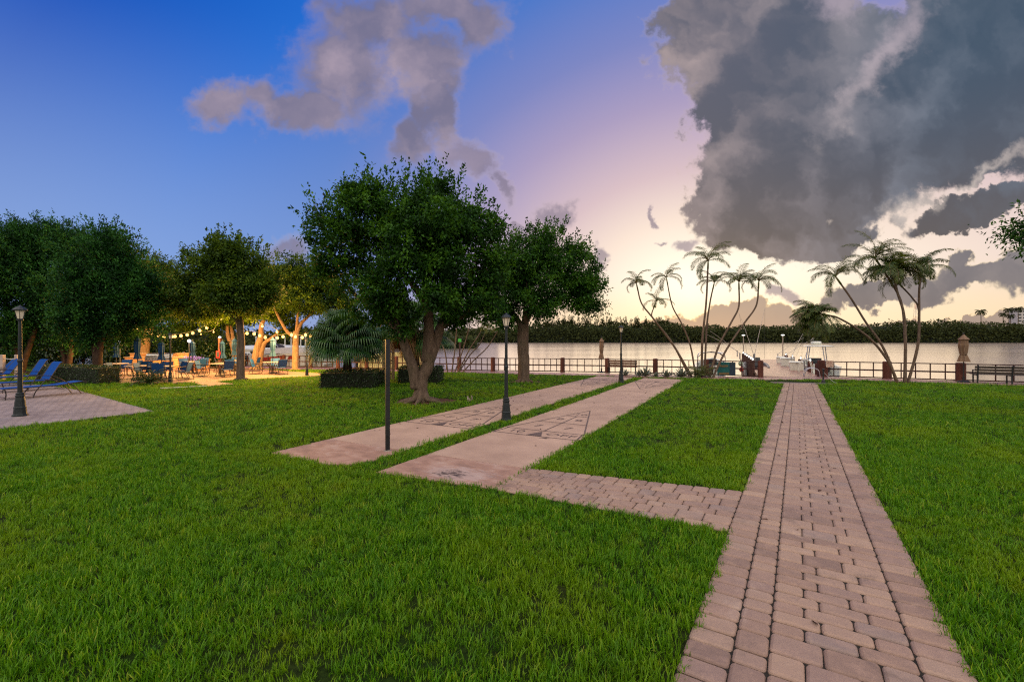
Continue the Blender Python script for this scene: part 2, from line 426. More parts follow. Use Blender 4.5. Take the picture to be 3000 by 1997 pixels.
def finish_conc(m, nt, b, c, n2):
    setin(nt, b.inputs['Base Color'], c); b.inputs['Roughness'].default_value = 0.75; b.inputs['Specular IOR Level'].default_value = 0.25
    bn = nn(nt, 'ShaderNodeBump'); bn.inputs['Strength'].default_value = 0.25; bn.inputs['Distance'].default_value = 0.004
    setin(nt, bn.inputs['Height'], n2); setin(nt, b.inputs['Normal'], bn.outputs[0])
    return m
def conc_plain():
    m, nt, b, tc, c, n2, end = concrete_mat(); return finish_conc(m, nt, b, c, n2)
def conc_stained():
    m, nt, b, tc, c, n2, end = concrete_mat()
    d = vmth(nt, 'MULTIPLY', vmth(nt, 'SUBTRACT', tc, (1.25, 0.55, 0.0)), (1.25, 1.9, 0.0))
    r = vmth(nt, 'LENGTH', d, out=1)
    na = noise(nt, vmth(nt, 'MULTIPLY', tc, (0.7, 2.4, 1.0)), 5.0, 8, 0.75, 0.6)
    f = mth(nt, 'ADD', mth(nt, 'MULTIPLY', r, -1.0), mth(nt, 'MULTIPLY_ADD', na, 2.6, -0.78))
    pale = sstep(nt, f, -0.35, 0.05, 0.0, 0.38)
    c = mixc(nt, pale, c, srgb(176, 164, 160))
    nb = noise(nt, vmth(nt, 'MULTIPLY', tc, (0.8, 2.0, 1.0)), 7.0, 8, 0.8, 0.5)
    d2 = vmth(nt, 'LENGTH', vmth(nt, 'MULTIPLY', vmth(nt, 'SUBTRACT', tc, (1.15, 0.5, 0.0)), (1.4, 2.0, 0.0)), out=1)
    g = mth(nt, 'ADD', mth(nt, 'MULTIPLY', d2, -1.0), mth(nt, 'MULTIPLY_ADD', nb, 3.4, -1.35))
    c = mixc(nt, sstep(nt, g, -0.1, 0.35, 0.0, 0.9), c, srgb(46, 38, 38))
    # oily spill beside the OFF square
    d3 = vmth(nt, 'LENGTH', vmth(nt, 'MULTIPLY', vmth(nt, 'SUBTRACT', tc, (1.42, 3.66, 0.0)), (3.2, 7.0, 0.0)), out=1)
    g3 = mth(nt, 'ADD', mth(nt, 'MULTIPLY', d3, -1.0), mth(nt, 'MULTIPLY_ADD', nb, 2.4, -0.72))
    c = mixc(nt, sstep(nt, g3, -0.05, 0.25, 0.0, 0.92), c, srgb(44, 32, 30))
    return finish_conc(m, nt, b, c, n2)
def brick_mat(name, ca, cb, mortar, bw, bh, rot=0.0, rough=0.7):
    m, nt, b = new_mat(name)
    tc = nn(nt, 'ShaderNodeTexCoord').outputs['Object']
    mp = nn(nt, 'ShaderNodeMapping'); mp.inputs[2].default_value = (0, 0, rot); setin(nt, mp.inputs[0], tc)
    br = nn(nt, 'ShaderNodeTexBrick'); setin(nt, br.inputs['Vector'], mp.outputs[0])
    br.inputs['Color1'].default_value = ca; br.inputs['Color2'].default_value = cb; br.inputs['Mortar'].default_value = mortar
    br.inputs['Scale'].default_value = 1.0; br.inputs['Mortar Size'].default_value = 0.012; br.inputs['Brick Width'].default_value = bw; br.inputs['Row Height'].default_value = bh
    br.inputs['Bias'].default_value = 0.0
    n1 = noise(nt, tc, 1.1, 6, 0.65); n2 = noise(nt, tc, 30, 4)
    c = mixc(nt, 0.55, br.outputs[0], ramp(nt, n1, [(0.3, tuple(x * 0.62 for x in ca[:3]) + (1,)), (0.7, tuple(min(1, x * 1.25) for x in cb[:3]) + (1,))]), 'MIX')
    c = mixc(nt, br.outputs['Fac'], c, mortar)
    setin(nt, b.inputs['Base Color'], c); b.inputs['Roughness'].default_value = rough
    bn = nn(nt, 'ShaderNodeBump'); bn.inputs['Strength'].default_value = 0.5; bn.inputs['Distance'].default_value = 0.01
    setin(nt, bn.inputs['Height'], mth(nt, 'SUBTRACT', n2, br.outputs['Fac'])); setin(nt, b.inputs['Normal'], bn.outputs[0])
    return m
def paver_mat():
    m, nt, b = new_mat('tumbled concrete paver')
    g = nn(nt, 'ShaderNodeNewGeometry'); ri = g.outputs['Random Per Island']
    tc = nn(nt, 'ShaderNodeTexCoord').outputs['Object']
    c = ramp(nt, ri, [(0.0, srgb(124, 102, 90)), (0.3, srgb(148, 122, 105)), (0.55, srgb(138, 115, 103)), (0.8, srgb(160, 134, 113)), (1.0, srgb(134, 116, 107))])
    n1 = noise(nt, tc, 9.0, 6, 0.7); n2 = noise(nt, tc, 90.0, 4, 0.75); n0 = noise(nt, tc, 0.8, 4)
    c = mixc(nt, sstep(nt, n1, 0.42, 0.7, 0.0, 0.35), c, srgb(172, 142, 122))
    c = mixc(nt, sstep(nt, n2, 0.45, 0.8, 0.0, 0.45), c, srgb(92, 70, 68))
    c = mixc(nt, sstep(nt, n0, 0.45, 0.7, 0.0, 0.25), c, srgb(112, 92, 92))
    st = noise(nt, tc, 2.3, 7, 0.7, 0.5)
    c = mixc(nt, sstep(nt, st, 0.54, 0.70, 0.0, 0.42), c, srgb(88, 74, 68))
    c = mixc(nt, sstep(nt, st, 0.44, 0.30, 0.0, 0.30), c, srgb(186, 164, 146))
    setin(nt, b.inputs['Base Color'], c); b.inputs['Roughness'].default_value = 0.62; b.inputs['Specular IOR Level'].default_value = 0.35
    bn = nn(nt, 'ShaderNodeBump'); bn.inputs['Strength'].default_value = 0.55; bn.inputs['Distance'].default_value = 0.006
    setin(nt, bn.inputs['Height'], mth(nt, 'ADD', n2, mth(nt, 'MULTIPLY', n1, 1.5))); setin(nt, b.inputs['Normal'], bn.outputs[0])
    return m
def plank_mat(name, ca, cb, width, rot, rough=0.38, spec=0.5):
    """deck boards: one tint and gap per board"""
    m, nt, b = new_mat(name)
    tc = nn(nt, 'ShaderNodeTexCoord').outputs['Object']
    mp = nn(nt, 'ShaderNodeMapping'); mp.inputs[2].default_value = (0, 0, rot); setin(nt, mp.inputs[0], tc)
    br = nn(nt, 'ShaderNodeTexBrick'); setin(nt, br.inputs['Vector'], mp.outputs[0]); br.offset = 0.5
    br.inputs['Color1'].default_value = ca; br.inputs['Color2'].default_value = cb; br.inputs['Mortar'].default_value = (0.012, 0.008, 0.007, 1)
    br.inputs['Scale'].default_value = 1.0; br.inputs['Mortar Size'].default_value = 0.005; br.inputs['Brick Width'].default_value = 3.6; br.inputs['Row Height'].default_value = width
    n1 = noise(nt, vmth(nt, 'MULTIPLY', mp.outputs[0], (1.0, 14.0, 1.0)), 2.5, 6, 0.65)
    c = mixc(nt, sstep(nt, n1, 0.35, 0.7, 0.0, 0.4), br.outputs[0], tuple(x * 0.5 for x in ca[:3]) + (1,))
    setin(nt, b.inputs['Base Color'], c); setin(nt, b.inputs['Roughness'], mth(nt, 'MULTIPLY_ADD', n1, 0.3, rough - 0.12)); b.inputs['Specular IOR Level'].default_value = spec
    bn = nn(nt, 'ShaderNodeBump'); bn.inputs['Strength'].default_value = 0.4; bn.inputs['Distance'].default_value = 0.01
    setin(nt, bn.inputs['Height'], mth(nt, 'SUBTRACT', n1, br.outputs['Fac'])); setin(nt, b.inputs['Normal'], bn.outputs[0])
    return m
def water_mat():
    m, nt, b = new_mat('smooth dusk water')
    tc = nn(nt, 'ShaderNodeTexCoord').outputs['Object']
    n1 = noise(nt, vmth(nt, 'MULTIPLY', tc, (0.10, 0.8, 1.0)), 0.9, 6, 0.6)
    n2 = noise(nt, vmth(nt, 'MULTIPLY', tc, (0.02, 0.09, 1.0)), 1.0, 4, 0.6)
    b.inputs['Base Color'].default_value = (0.25, 0.19, 0.135, 1)  # peach sky reflection put into the base colour and specular tint
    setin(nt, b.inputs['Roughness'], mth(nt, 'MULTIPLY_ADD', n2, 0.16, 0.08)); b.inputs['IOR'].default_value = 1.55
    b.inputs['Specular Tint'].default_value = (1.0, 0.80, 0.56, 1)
    bn = nn(nt, 'ShaderNodeBump'); bn.inputs['Strength'].default_value = 0.10; bn.inputs['Distance'].default_value = 0.10
    setin(nt, bn.inputs['Height'], mth(nt, 'ADD', n1, n2)); setin(nt, b.inputs['Normal'], bn.outputs[0])
    return m

# ------------------------------------------------------------------ sheets
WATER_Z = -0.9
far_pts = [(600, RAIL_Z[1] - (600 - RAIL_Z[0]) * 0.5)]
seawall = WALL
# lawn: everything landward of the seawall, far behind the camera too
lawn_poly = [(-420, 70.0), (-120, 52.0)] + inward(0.05) + [(420.0, -170.0), (420, -420), (-420, -420)]
mb = MB()
vs = [(p[0], p[1], 0.0) for p in lawn_poly]
mb.add(vs, [tuple(range(len(vs) - 1, -1, -1))])
lawn = structure('lawn', mb, lawn_mat())
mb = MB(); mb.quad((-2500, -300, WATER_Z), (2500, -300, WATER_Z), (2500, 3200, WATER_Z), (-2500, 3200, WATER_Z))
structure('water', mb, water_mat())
# seawall face with cap
mb = MB()
line = [(-420, 70.2), (-120, 52.2)] + WALL + [(420.0, -169.0)]
for a, b_ in zip(line[:-1], line[1:]):
    mb.add([(a[0], a[1], -3), (b_[0], b_[1], -3), (b_[0], b_[1], -0.03), (a[0], a[1], -0.03), (a[0] - .1, a[1] - .4, -3), (b_[0] - .1, b_[1] - .4, -3), (b_[0] - .1, b_[1] - .4, -0.03), (a[0] - .1, a[1] - .4, -0.03)],
           [(0, 1, 2, 3), (3, 2, 6, 7), (5, 4, 7, 6)])
structure('seawall', mb, pmat('seawall concrete', srgb(150, 140, 130), 0.8, bump=0.3))
# boardwalk along the railing, boards parallel to the wall
BW = inward(1.75)
M_DECK = plank_mat('boardwalk boards', srgb(150, 112, 104), srgb(172, 134, 124), 0.14, R(16), 0.42)
mb = MB()
for i in range(len(WALL) - 1):
    a, b_, c, d = BW[i], BW[i + 1], WALL[i + 1], WALL[i]
    mb.add([(a[0], a[1], -0.14), (b_[0], b_[1], -0.14), (c[0], c[1] + .12, -0.14), (d[0], d[1] + .12, -0.14), (a[0], a[1], 0.02), (b_[0], b_[1], 0.02), (c[0], c[1] + .12, 0.02), (d[0], d[1] + .12, 0.02)],
           [(4, 5, 6, 7), (0, 1, 5, 4), (2, 3, 7, 6)])
structure('boardwalk', mb, M_DECK)
# grey kerb between path and boardwalk
ka, kb = gx(2262, 1122.5), gx(2440, 1126.5)
mb = MB(); kd = Vector((kb[0] - ka[0], kb[1] - ka[1], 0)).normalized(); kn = Vector((-kd.y, kd.x, 0))
q = [Vector((ka[0], ka[1], 0)), Vector((kb[0], kb[1], 0)), Vector((kb[0], kb[1], 0)) + kn * 0.42, Vector((ka[0], ka[1], 0)) + kn * 0.42]
mb.prism([(p.x, p.y) for p in q], -0.1, 0.035)
structure('kerb', mb, pmat('grey kerb', srgb(112, 98, 98), 0.6, bump=0.3))

def court(o, name, mat):
    mb = MB()
    joints = [0.0, 1.36, 5.2 if False else 8.86, 13.45, CL]
    for a, b_ in zip(joints[:-1], joints[1:]):
        a2, b2 = a + (0.006 if a else 0), b_ - 0.006
        if a == 0 and name == 'first': poly = [(0, 0), (CW_ - 0.55, -0.05), (CW_ - 0.16, 0.12), (CW_, 0.5), (CW_, b2), (0, b2)]
        elif a == 0: poly = [(0, 0), (CW_, 0.2), (CW_, b2), (0, b2)]
        else: poly = [(0, a2), (CW_, a2), (CW_, b2), (0, b2)]
        mb.prism(poly, -0.08, 0.022)
    ob = structure('court_pavement', mb, mat, bevel=0.004)
    ob.location = o; ob.rotation_euler = (0, 0, math.atan2(CWv.y, CWv.x))
    mb = MB(); mb.quad((0, 0.02, 0.004), (CW_, 0.22, 0.004), (CW_, CL, 0.004), (0, CL, 0.004))
    structure('court_bed', mb, M_JOINT, ob)
    return ob
M_JOINT = pmat('joint dirt', srgb(62, 50, 44), 0.9)
M_PAINT = pmat('faded black court paint', srgb(88, 72, 68), 0.7, var=0.35, scale=30)
court_a = court(C1, 'first', conc_plain())
court_b = court(C2, 'second', conc_stained())
TXT = {}
def text_mesh(s, size):
    if (s, size) in TXT: return TXT[(s, size)]
    cu = bpy.data.curves.new('digits', 'FONT'); cu.body = s; cu.size = size; cu.align_x = 'CENTER'; cu.align_y = 'CENTER'
    to = bpy.data.objects.new('digits', cu); COL.objects.link(to)
    bpy.context.view_layer.update()
    dg = bpy.context.evaluated_depsgraph_get()
    me = bpy.data.meshes.new_from_object(to.evaluated_get(dg))
    v = [tuple(x.co) for x in me.vertices]; f = [tuple(p.vertices) for p in me.polygons]
    bpy.data.objects.remove(to); bpy.data.curves.remove(cu); bpy.data.meshes.remove(me)
    TXT[(s, size)] = (v, f); return TXT[(s, size)]
def markings(par):
    """shuffleboard triangle at both ends: 10 / 8 8 / 7 7 / 10 OFF"""
    mb = MB(); Z = 0.026; lw = 0.036
    def ln(a, b_, w=lw):
        a = Vector((a[0], a[1], 0)); b_ = Vector((b_[0], b_[1], 0)); d = (b_ - a).normalized(); n = Vector((-d.y, d.x, 0)) * w / 2
        mb.add([(p.x, p.y, Z) for p in (a - n, b_ - n, b_ + n, a + n)], [(0, 1, 2, 3)])
    def txt(s, x, y, size, flip, sx=1.25):
        v, f = text_mesh(s, size); k = -1 if flip else 1
        mb.add([(x + a * k * sx, y + b_ * k, Z) for a, b_, c in v], f)
    for flip in (False, True):
        y0, sg = (3.76, 1) if not flip else (18.7, -1)
        mx = CW_ / 2; w = 1.03
        Y = lambda t: y0 + sg * t
        X = lambda s: mx + (s * sg)
        ln((X(-w), Y(0)), (X(w), Y(0))); ln((X(-w), Y(0)), (X(-w * .93), Y(.6))); ln((X(w), Y(0)), (X(w * .93), Y(.6)))
        ln((X(-w * .97), Y(.6)), (X(w * .97), Y(.6)))
        ln((X(-w * .97), Y(.6)), (X(0), Y(4.05))); ln((X(w * .97), Y(.6)), (X(0), Y(4.05)))
        ln((X(-w * .65), Y(1.75)), (X(w * .65), Y(1.75))); ln((X(-w * .33), Y(2.9)), (X(w * .33), Y(2.9)))
        ln((X(0), Y(.6)), (X(0), Y(2.9)))
        mb.add([(X(-.2), Y(0.0), Z), (X(.2), Y(0.0), Z), (X(0), Y(.5), Z)], [(0, 1, 2)])
        for s, x, t, z in (('10', -.58, .32, .34), ('OFF', .55, .3, .34), ('7', -.4, 1.12, .36), ('7', .4, 1.12, .36), ('8', -.26, 2.3, .36), ('8', .26, 2.3, .36), ('10', 0, 3.22, .3)):
            txt(s, X(x), Y(t), z, flip)
    return structure('court_markings', mb, M_PAINT, par)
markings(court_a); markings(court_b)

# lounger terrace, patio
M_TERR = brick_mat('grey brick terrace', srgb(122, 112, 112), srgb(146, 134, 132), srgb(76, 68, 70), 0.30, 0.15, R(6))
M_PATIO = brick_mat('tan brick patio', srgb(128, 98, 80), srgb(154, 120, 98), srgb(72, 54, 44), 0.23, 0.115, R(-14))
mb = MB(); mb.prism(DECKL, -0.1, 0.03); structure('terrace_pavement', mb, M_TERR, bevel=0.006)
mb = MB(); mb.prism(PATIO, -0.1, 0.025); structure('patio_pavement', mb, M_PATIO, bevel=0.006)
# planting bed of the agaves, bare soil round the big tree, bed at the palms
def blob_poly(c, rx, ry, n=22, seed=0):
    rr = random.Random(seed); ph = rr.random() * 6
    return [(c[0] + rx * math.cos(2 * math.pi * i / n) * (1 + .12 * math.sin(3 * 2 * math.pi * i / n + ph) + rr.uniform(-.08, .08)),
             c[1] + ry * math.sin(2 * math.pi * i / n) * (1 + .12 * math.sin(2 * 2 * math.pi * i / n + ph) + rr.uniform(-.08, .08))) for i in range(n)]
SOIL1 = blob_poly((SOIL_T.x + 0.1, SOIL_T.y + 0.2), 1.15, 0.85, seed=3)
PC = G(2640, 1122)
SOIL2 = blob_poly((PC.x, PC.y + .1), 0.85, 0.5, seed=5)
T2B = G(1534, 1119)
SOIL3 = blob_poly((T2B.x, T2B.y), 1.0, 0.55, seed=6)
M_SOIL = pmat('brown soil', srgb(92, 66, 50), 0.95, var=0.35, scale=9, bump=0.8, bscale=30, spec=0.1)
for pl in (MULCH, SOIL1, SOIL2, SOIL3):
    mb = MB(); mb.prism(pl, -0.05, 0.006); structure('soil_bed', mb, M_SOIL)

# ------------------------------------------------------------------ pavers, each a tumbled block
def paver_ring(w, h, z, r, inset):
    pts = []
    for cx, cy, a0 in ((w / 2 - r, h / 2 - r, 0), (-w / 2 + r, h / 2 - r, 90), (-w / 2 + r, -h / 2 + r, 180), (w / 2 - r, -h / 2 + r, 270)):
        for k in range(3):
            a = R(a0 + 45 * k)
            pts.append((cx + (r - inset) * math.cos(a), cy + (r - inset) * math.sin(a), z))
    return pts
def pave(rects, frame, gs=0.005, gt=0.014):
    """rects (s, t, w, h) -> one mesh of rounded blocks, frame maps local to ground"""
    vs, fs = [], []
    rr = random.Random(5)
    for s, t, w, h in rects:
        ww, hh = w - gs, h - gt; dz = rr.uniform(-.003, .003); an = rr.uniform(-.012, .012); r = min(0.030, ww * .28, hh * .28) * rr.uniform(.8, 1.15)
        tx, ty = rr.uniform(-.012, .012), rr.uniform(-.012, .012)
        rings = [paver_ring(ww, hh, 0.0, r, 0), paver_ring(ww, hh, 0.020 + dz, r, 0.001), paver_ring(ww, hh, 0.029 + dz, r, 0.007), paver_ring(ww, hh, 0.038 + dz, r, 0.021)]
        o = len(vs)
        for ring in rings:
            for x, y, z in ring:
                x2, y2 = x * math.cos(an) - y * math.sin(an), x * math.sin(an) + y * math.cos(an)
                X, Y = frame(s + w / 2 + x2, t + h / 2 + y2)
                vs.append((X, Y, z - 0.006 + (tx * x + ty * y if z > 0.01 else 0)))
        n = 12
        for k in range(3):
            fs += [(o + k * n + i, o + k * n + (i + 1) % n, o + (k + 1) * n + (i + 1) % n, o + (k + 1) * n + i) for i in range(n)]
        fs.append(tuple(o + 3 * n + i for i in range(n)))
    mb = MB(); mb.v = vs; mb.f = fs
    return mb
def fill(ns, nt_, seed, cs, ct):
    """courses of mixed blocks: band heights of two or three cells, staggered widths of two or three cells"""
    rr = random.Random(seed); out = []; j = 0; last = None
    combos = []
    def rec(left, acc):
        if left == 0: combos.append(tuple(acc)); return
        for w in (2, 3):
            if w <= left: rec(left - w, acc + [w])
    rec(ns, [])
    def cuts(c): return {sum(c[:i]) for i in range(1, len(c))}
    while j < nt_:
        h = rr.choice((2, 2, 3)); h = min(h, nt_ - j)
        cand = sorted(combos, key=lambda c: (len(cuts(c) & cuts(last)) if last else 0) + rr.random() * 1.2); c = cand[0]; last = c; i = 0
        for w in c:
            out.append((i * cs, j * ct, w * cs, h * ct))
            i += w
        j += h
    return out
M_PAV = paver_mat()
M_SAND = pmat('joint sand', srgb(34, 30, 22), 0.95, bump=0.3)
# main path: axis frame, width eases from near to far
pa = Vector((PATH[0][0], PATH[0][1], 0)); pb = Vector((PL1[0], PL1[1], 0)); pc = Vector((PATH[3][0], PATH[3][1], 0)); pd_ = Vector((PR1[0], PR1[1], 0))
PLEN = ((pb + pd_) / 2 - (pa + pc) / 2).length
PDIR = ((pb + pd_) / 2 - (pa + pc) / 2).normalized(); PNRM = Vector((PDIR.y, -PDIR.x, 0))
w0 = (pc - pa).dot(PNRM); w1 = (pd_ - pb).dot(PNRM)
PM0 = (pa + pc) / 2
def path_frame(s, t):
    """s 0..1.6 across, t metres along"""
    f = t / PLEN; w = w0 + (w1 - w0) * f
    p = PM0 + PDIR * t + PNRM * ((s / 1.6 - 0.5) * w)
    return (p.x, p.y)
rects = []
sol = 0.285
n_s = int(PLEN / 0.192)
for k in range(n_s):
    rects.append((0, k * 0.192, sol, 0.192)); rects.append((1.6 - sol, k * 0.192 + .07, sol, 0.192))
cs = (1.6 - 2 * sol) / 10
rects += [(sol + a, b_, c, d) for a, b_, c, d in fill(2, int(PLEN / 0.083), 3, cs, 0.083)]
rects += [(sol + 2 * cs + a, b_, c, d) for a, b_, c, d in fill(8, int(PLEN / 0.083), 4, cs, 0.083)]
path_o = structure('path', pave(rects, path_frame), M_PAV)
mb = MB(); mb.add([(PATH[i][0], PATH[i][1], 0.010) for i in (0, 3, 2, 1)], [(0, 1, 2, 3)]); structure('path_bed', mb, M_SAND)
# link path from the courts
la, lb, lc, ld = [Vector((p[0], p[1], 0)) for p in LINK]
LL = ((lb + lc) / 2 - (la + ld) / 2).length
def link_frame(s, t):
    """s 0..1 across from lower edge to upper, t 0..LL along"""
    f = t / LL; lo = ld + (lc - ld) * f; hi_ = la + (lb - la) * f
    p = lo + (hi_ - lo) * s
    return (p.x, p.y)
LWID = (la - ld).length
nL = int(LL / 0.1035); ncr = int((LWID - 0.19) / 0.069)
nB = int(LL / 0.207); rects = [(LWID - 0.19, k * LL / nB, 0.19, LL / nB) for k in range(nB)]
for a, b_, c, d in fill(nL, ncr, 9, LL / nL, (LWID - 0.19) / ncr): rects.append((b_, a, d, c))
rects = [r for r in rects if r[1] + r[3] <= LL + 0.02]
structure('path', pave(rects, lambda s, t: link_frame(s / LWID, t), 0.014, 0.005), M_PAV)
mb = MB(); mb.add([(LINK[i][0], LINK[i][1], 0.006) for i in (0, 3, 2, 1)], [(0, 1, 2, 3)]); structure('path_bed', mb, M_SAND)
# ------------------------------------------------------------------ grass
def grass_mat():
    m, nt, b = new_mat('grass blade')
    g = nn(nt, 'ShaderNodeNewGeometry'); pos = g.outputs['Position']
    oi = nn(nt, 'ShaderNodeObjectInfo').outputs['Random']
    big = noise(nt, pos, 0.38, 4, 0.62); med = noise(nt, pos, 2.6, 4, 0.6)
    f = mth(nt, 'ADD', mth(nt, 'MULTIPLY', g.outputs['Random Per Island'], 0.5), mth(nt, 'MULTIPLY', oi, 0.5))
    c = ramp(nt, f, [(0.0, (0.023, 0.087, 0.0020, 1)), (0.35, (0.062, 0.194, 0.0040, 1)), (0.65, (0.112, 0.273, 0.0060, 1)), (0.88, (0.209, 0.348, 0.0100, 1)), (1.0, (0.342, 0.371, 0.0500, 1))])
    c = mixc(nt, sstep(nt, big, 0.44, 0.64, 0.0, 0.6), c, (0.180, 0.288, 0.0040, 1))
    c = mixc(nt, sstep(nt, med, 0.56, 0.74, 0.0, 0.45), c, (0.228, 0.267, 0.0120, 1))
    c = mixc(nt, sstep(nt, med, 0.44, 0.28, 0.0, 0.6), c, (0.021, 0.093, 0.0030, 1))
    setin(nt, b.inputs['Base Color'], c); b.inputs['Roughness'].default_value = 0.5; b.inputs['Specular IOR Level'].default_value = 0.22
    tr = nn(nt, 'ShaderNodeBsdfTranslucent'); setin(nt, tr.inputs[0], vmth(nt, 'MULTIPLY', c, (1.7, 1.5, 0.6)))
    mx = nn(nt, 'ShaderNodeMixShader'); mx.inputs[0].default_value = 0.35
    nt.links.new(b.outputs[0], mx.inputs[1]); nt.links.new(tr.outputs[0], mx.inputs[2]); nt.links.new(mx.outputs[0], nt.nodes['Material Output'].inputs[0])
    return m
M_GRASS = grass_mat()
def tuft(n, spread, hmin, hmax, wid, seed):
    rg = np.random.default_rng(seed); vs = []; fs = []
    for i in range(n):
        a = rg.uniform(0, 2 * np.pi); r = spread * np.sqrt(rg.uniform()); x, y = r * np.cos(a), r * np.sin(a)
        h = rg.uniform(hmin, hmax); w = wid * rg.uniform(.7, 1.2); d = rg.uniform(0, 2 * np.pi); lean = rg.uniform(.05, .75) ** 1.2
        ld = np.array([np.cos(d), np.sin(d)]); sd = np.array([-ld[1], ld[0]]); tw = rg.uniform(-.6, .6)
        o = len(vs)
        for k, (t, ww) in enumerate(((0, .75), (.45, 1.0), (.8, .7), (1.0, .12))):
            zz = h * (t - .28 * lean * t * t); off = ld * h * lean * t * t
            sdk = np.array([sd[0] * np.cos(tw * t) - sd[1] * np.sin(tw * t), sd[0] * np.sin(tw * t) + sd[1] * np.cos(tw * t)])
            for s in (-1, 1): vs.append((x + off[0] + s * sdk[0] * w * ww / 2, y + off[1] + s * sdk[1] * w * ww / 2, zz))
        fs += [(o + 2 * k, o + 2 * k + 1, o + 2 * k + 3, o + 2 * k + 2) for k in range(3)]
    return mesh_np('grass_tuft', vs, fs)
tufts = bpy.data.collections.new('grass tufts')
for i in range(7):
    o = bpy.data.objects.new('grass_tuft', tuft(15, 0.060, 0.026, 0.102, 0.0072, 100 + i)); o.data.materials.append(M_GRASS); tufts.objects.link(o)
EXCL = [PATH, LINK, COURT1, COURT2, DECKL, PATIO, MULCH, SOIL1, SOIL2, SOIL3]
def shrink(poly, d):
    """move the outline inwards a little so that grass leans over the edge"""
    cx = sum(p[0] for p in poly) / len(poly); cy = sum(p[1] for p in poly) / len(poly); a = 0
    for i in range(len(poly)): a += poly[i][0] * poly[(i + 1) % len(poly)][1] - poly[(i + 1) % len(poly)][0] * poly[i][1]
    sg = 1 if a > 0 else -1; out = []
    for i in range(len(poly)):
        p0, p1, p2 = [Vector(poly[j % len(poly)]) for j in (i - 1, i, i + 1)]
        n1 = Vector((-(p1 - p0).y, (p1 - p0).x)).normalized() * sg; n2 = Vector((-(p2 - p1).y, (p2 - p1).x)).normalized() * sg
        n = (n1 + n2); n = n / max(.3, n.length_squared) * 2 if n.length > .1 else n1
        out.append((p1.x + n.x * d, p1.y + n.y * d))
    return out
EXCL2 = [shrink(p, 0.028) for p in EXCL]
sm = Vector((0.25, 0.16))
EXCL2.append([(LINK[1][0] - .2, LINK[1][1]), (LINK[1][0] + .3, LINK[1][1] + .02), (LINK[2][0] + .3, LINK[2][1] + .02), (LINK[2][0] - .2, LINK[2][1])])
EXCL2.append([(PL1[0] - .12, PL1[1] - .3), (PR1[0] + .12, PR1[1] - .3), (q[1].x, q[1].y), (q[2].x, q[2].y + 1.2), (q[3].x, q[3].y + 1.2), (q[0].x, q[0].y)])
bwk = inward(1.75)
LAND = [(-60, 45.0)] + bwk + [(60, -10), (60, -6), (-60, -6)]
def wav(x, y, k):
    return (np.sin(x * k + 1.3 * np.sin(y * k * .7 + 1)) * np.sin(y * k * 1.13 + 1.7 * np.sin(x * k * .6 + 2)) + 1) / 2
def scatter(y0, y1, dens, smin, smax):
    pts = []; scl = []
    ymid0 = y0
    hw = max(y1, 0) * 1.22 + 4.2
    n = int(dens * (y1 - y0) * 2 * hw)
    x = RNG.uniform(-hw, hw, n); y = RNG.uniform(y0, y1, n)
    keep = np.abs(x) < (np.maximum(y, 0) * 1.2 + 4.0)
    x, y = x[keep], y[keep]
    keep = inpoly(x, y, LAND)
    for p in EXCL2: keep &= ~inpoly(x, y, p)
    # thin, short patches: worn spots in the lawn
    wv = wav(x, y, 1.1) * .6 + wav(x + 7, y - 3, 2.9) * .4
    bare = (wv > .84) & (RNG.uniform(size=len(x)) < .35)
    keep &= ~bare
    x, y, wv = x[keep], y[keep], wv[keep]
    s = RNG.uniform(smin, smax, len(x)) * (1.12 - .42 * wv)
    return x, y, s
sets = [scatter(-1.5, 2.2, 260, .8, 1.25), scatter(2.2, 5.5, 390, .8, 1.25), scatter(5.5, 9.0, 270, .85, 1.3), scatter(9.0, 14.0, 120, 1.05, 1.5), scatter(14.0, 21.0, 62, 1.3, 1.9), scatter(21.0, 33.0, 34, 1.7, 2.4)]
gxx = np.concatenate([s[0] for s in sets]); gyy = np.concatenate([s[1] for s in sets]); gs = np.concatenate([s[2] for s in sets])
# a few squat tufts hold the trimmed edges
N = len(gxx)
me = bpy.data.meshes.new('grass'); me.vertices.add(N)
me.vertices.foreach_set('co', np.stack([gxx, gyy, np.full(N, 0.0)], 1).astype(np.float32).ravel())
at = me.attributes.new('scl', 'FLOAT_VECTOR', 'POINT')
zs = gs * RNG.uniform(.75, 1.15, N)
zs = np.where(gyy > 9, zs * (9.0 / gyy) ** .55, zs)
at.data.foreach_set('vector', np.stack([gs, gs, zs], 1).astype(np.float32).ravel())
at = me.attributes.new('rot', 'FLOAT_VECTOR', 'POINT')
at.data.foreach_set('vector', np.stack([RNG.normal(0, .10, N) + .34 * (wav(gxx, gyy, .8) - .5) + .22 * (wav(gxx + 3, gyy, 2.3) - .5), RNG.normal(0, .10, N) + .40 * (wav(gxx + 11, gyy + 5, .9) - .5), RNG.uniform(0, 6.283, N)], 1).astype(np.float32).ravel())
at = me.attributes.new('idx', 'INT', 'POINT'); at.data.foreach_set('value', RNG.integers(0, 7, N).astype(np.int32))
grass = bpy.data.objects.new('grass', me); COL.objects.link(grass)
tag(grass, 'short bright green lawn grass around the paths', 'grass', kind='stuff')
ng = bpy.data.node_groups.new('grass scatter', 'GeometryNodeTree')
ng.interface.new_socket('Geometry', in_out='INPUT', socket_type='NodeSocketGeometry'); ng.interface.new_socket('Geometry', in_out='OUTPUT', socket_type='NodeSocketGeometry')
gi = ng.nodes.new('NodeGroupInput'); go = ng.nodes.new('NodeGroupOutput')
ci = ng.nodes.new('GeometryNodeCollectionInfo'); ci.inputs[0].default_value = tufts; ci.inputs['Separate Children'].default_value = True; ci.inputs['Reset Children'].default_value = True
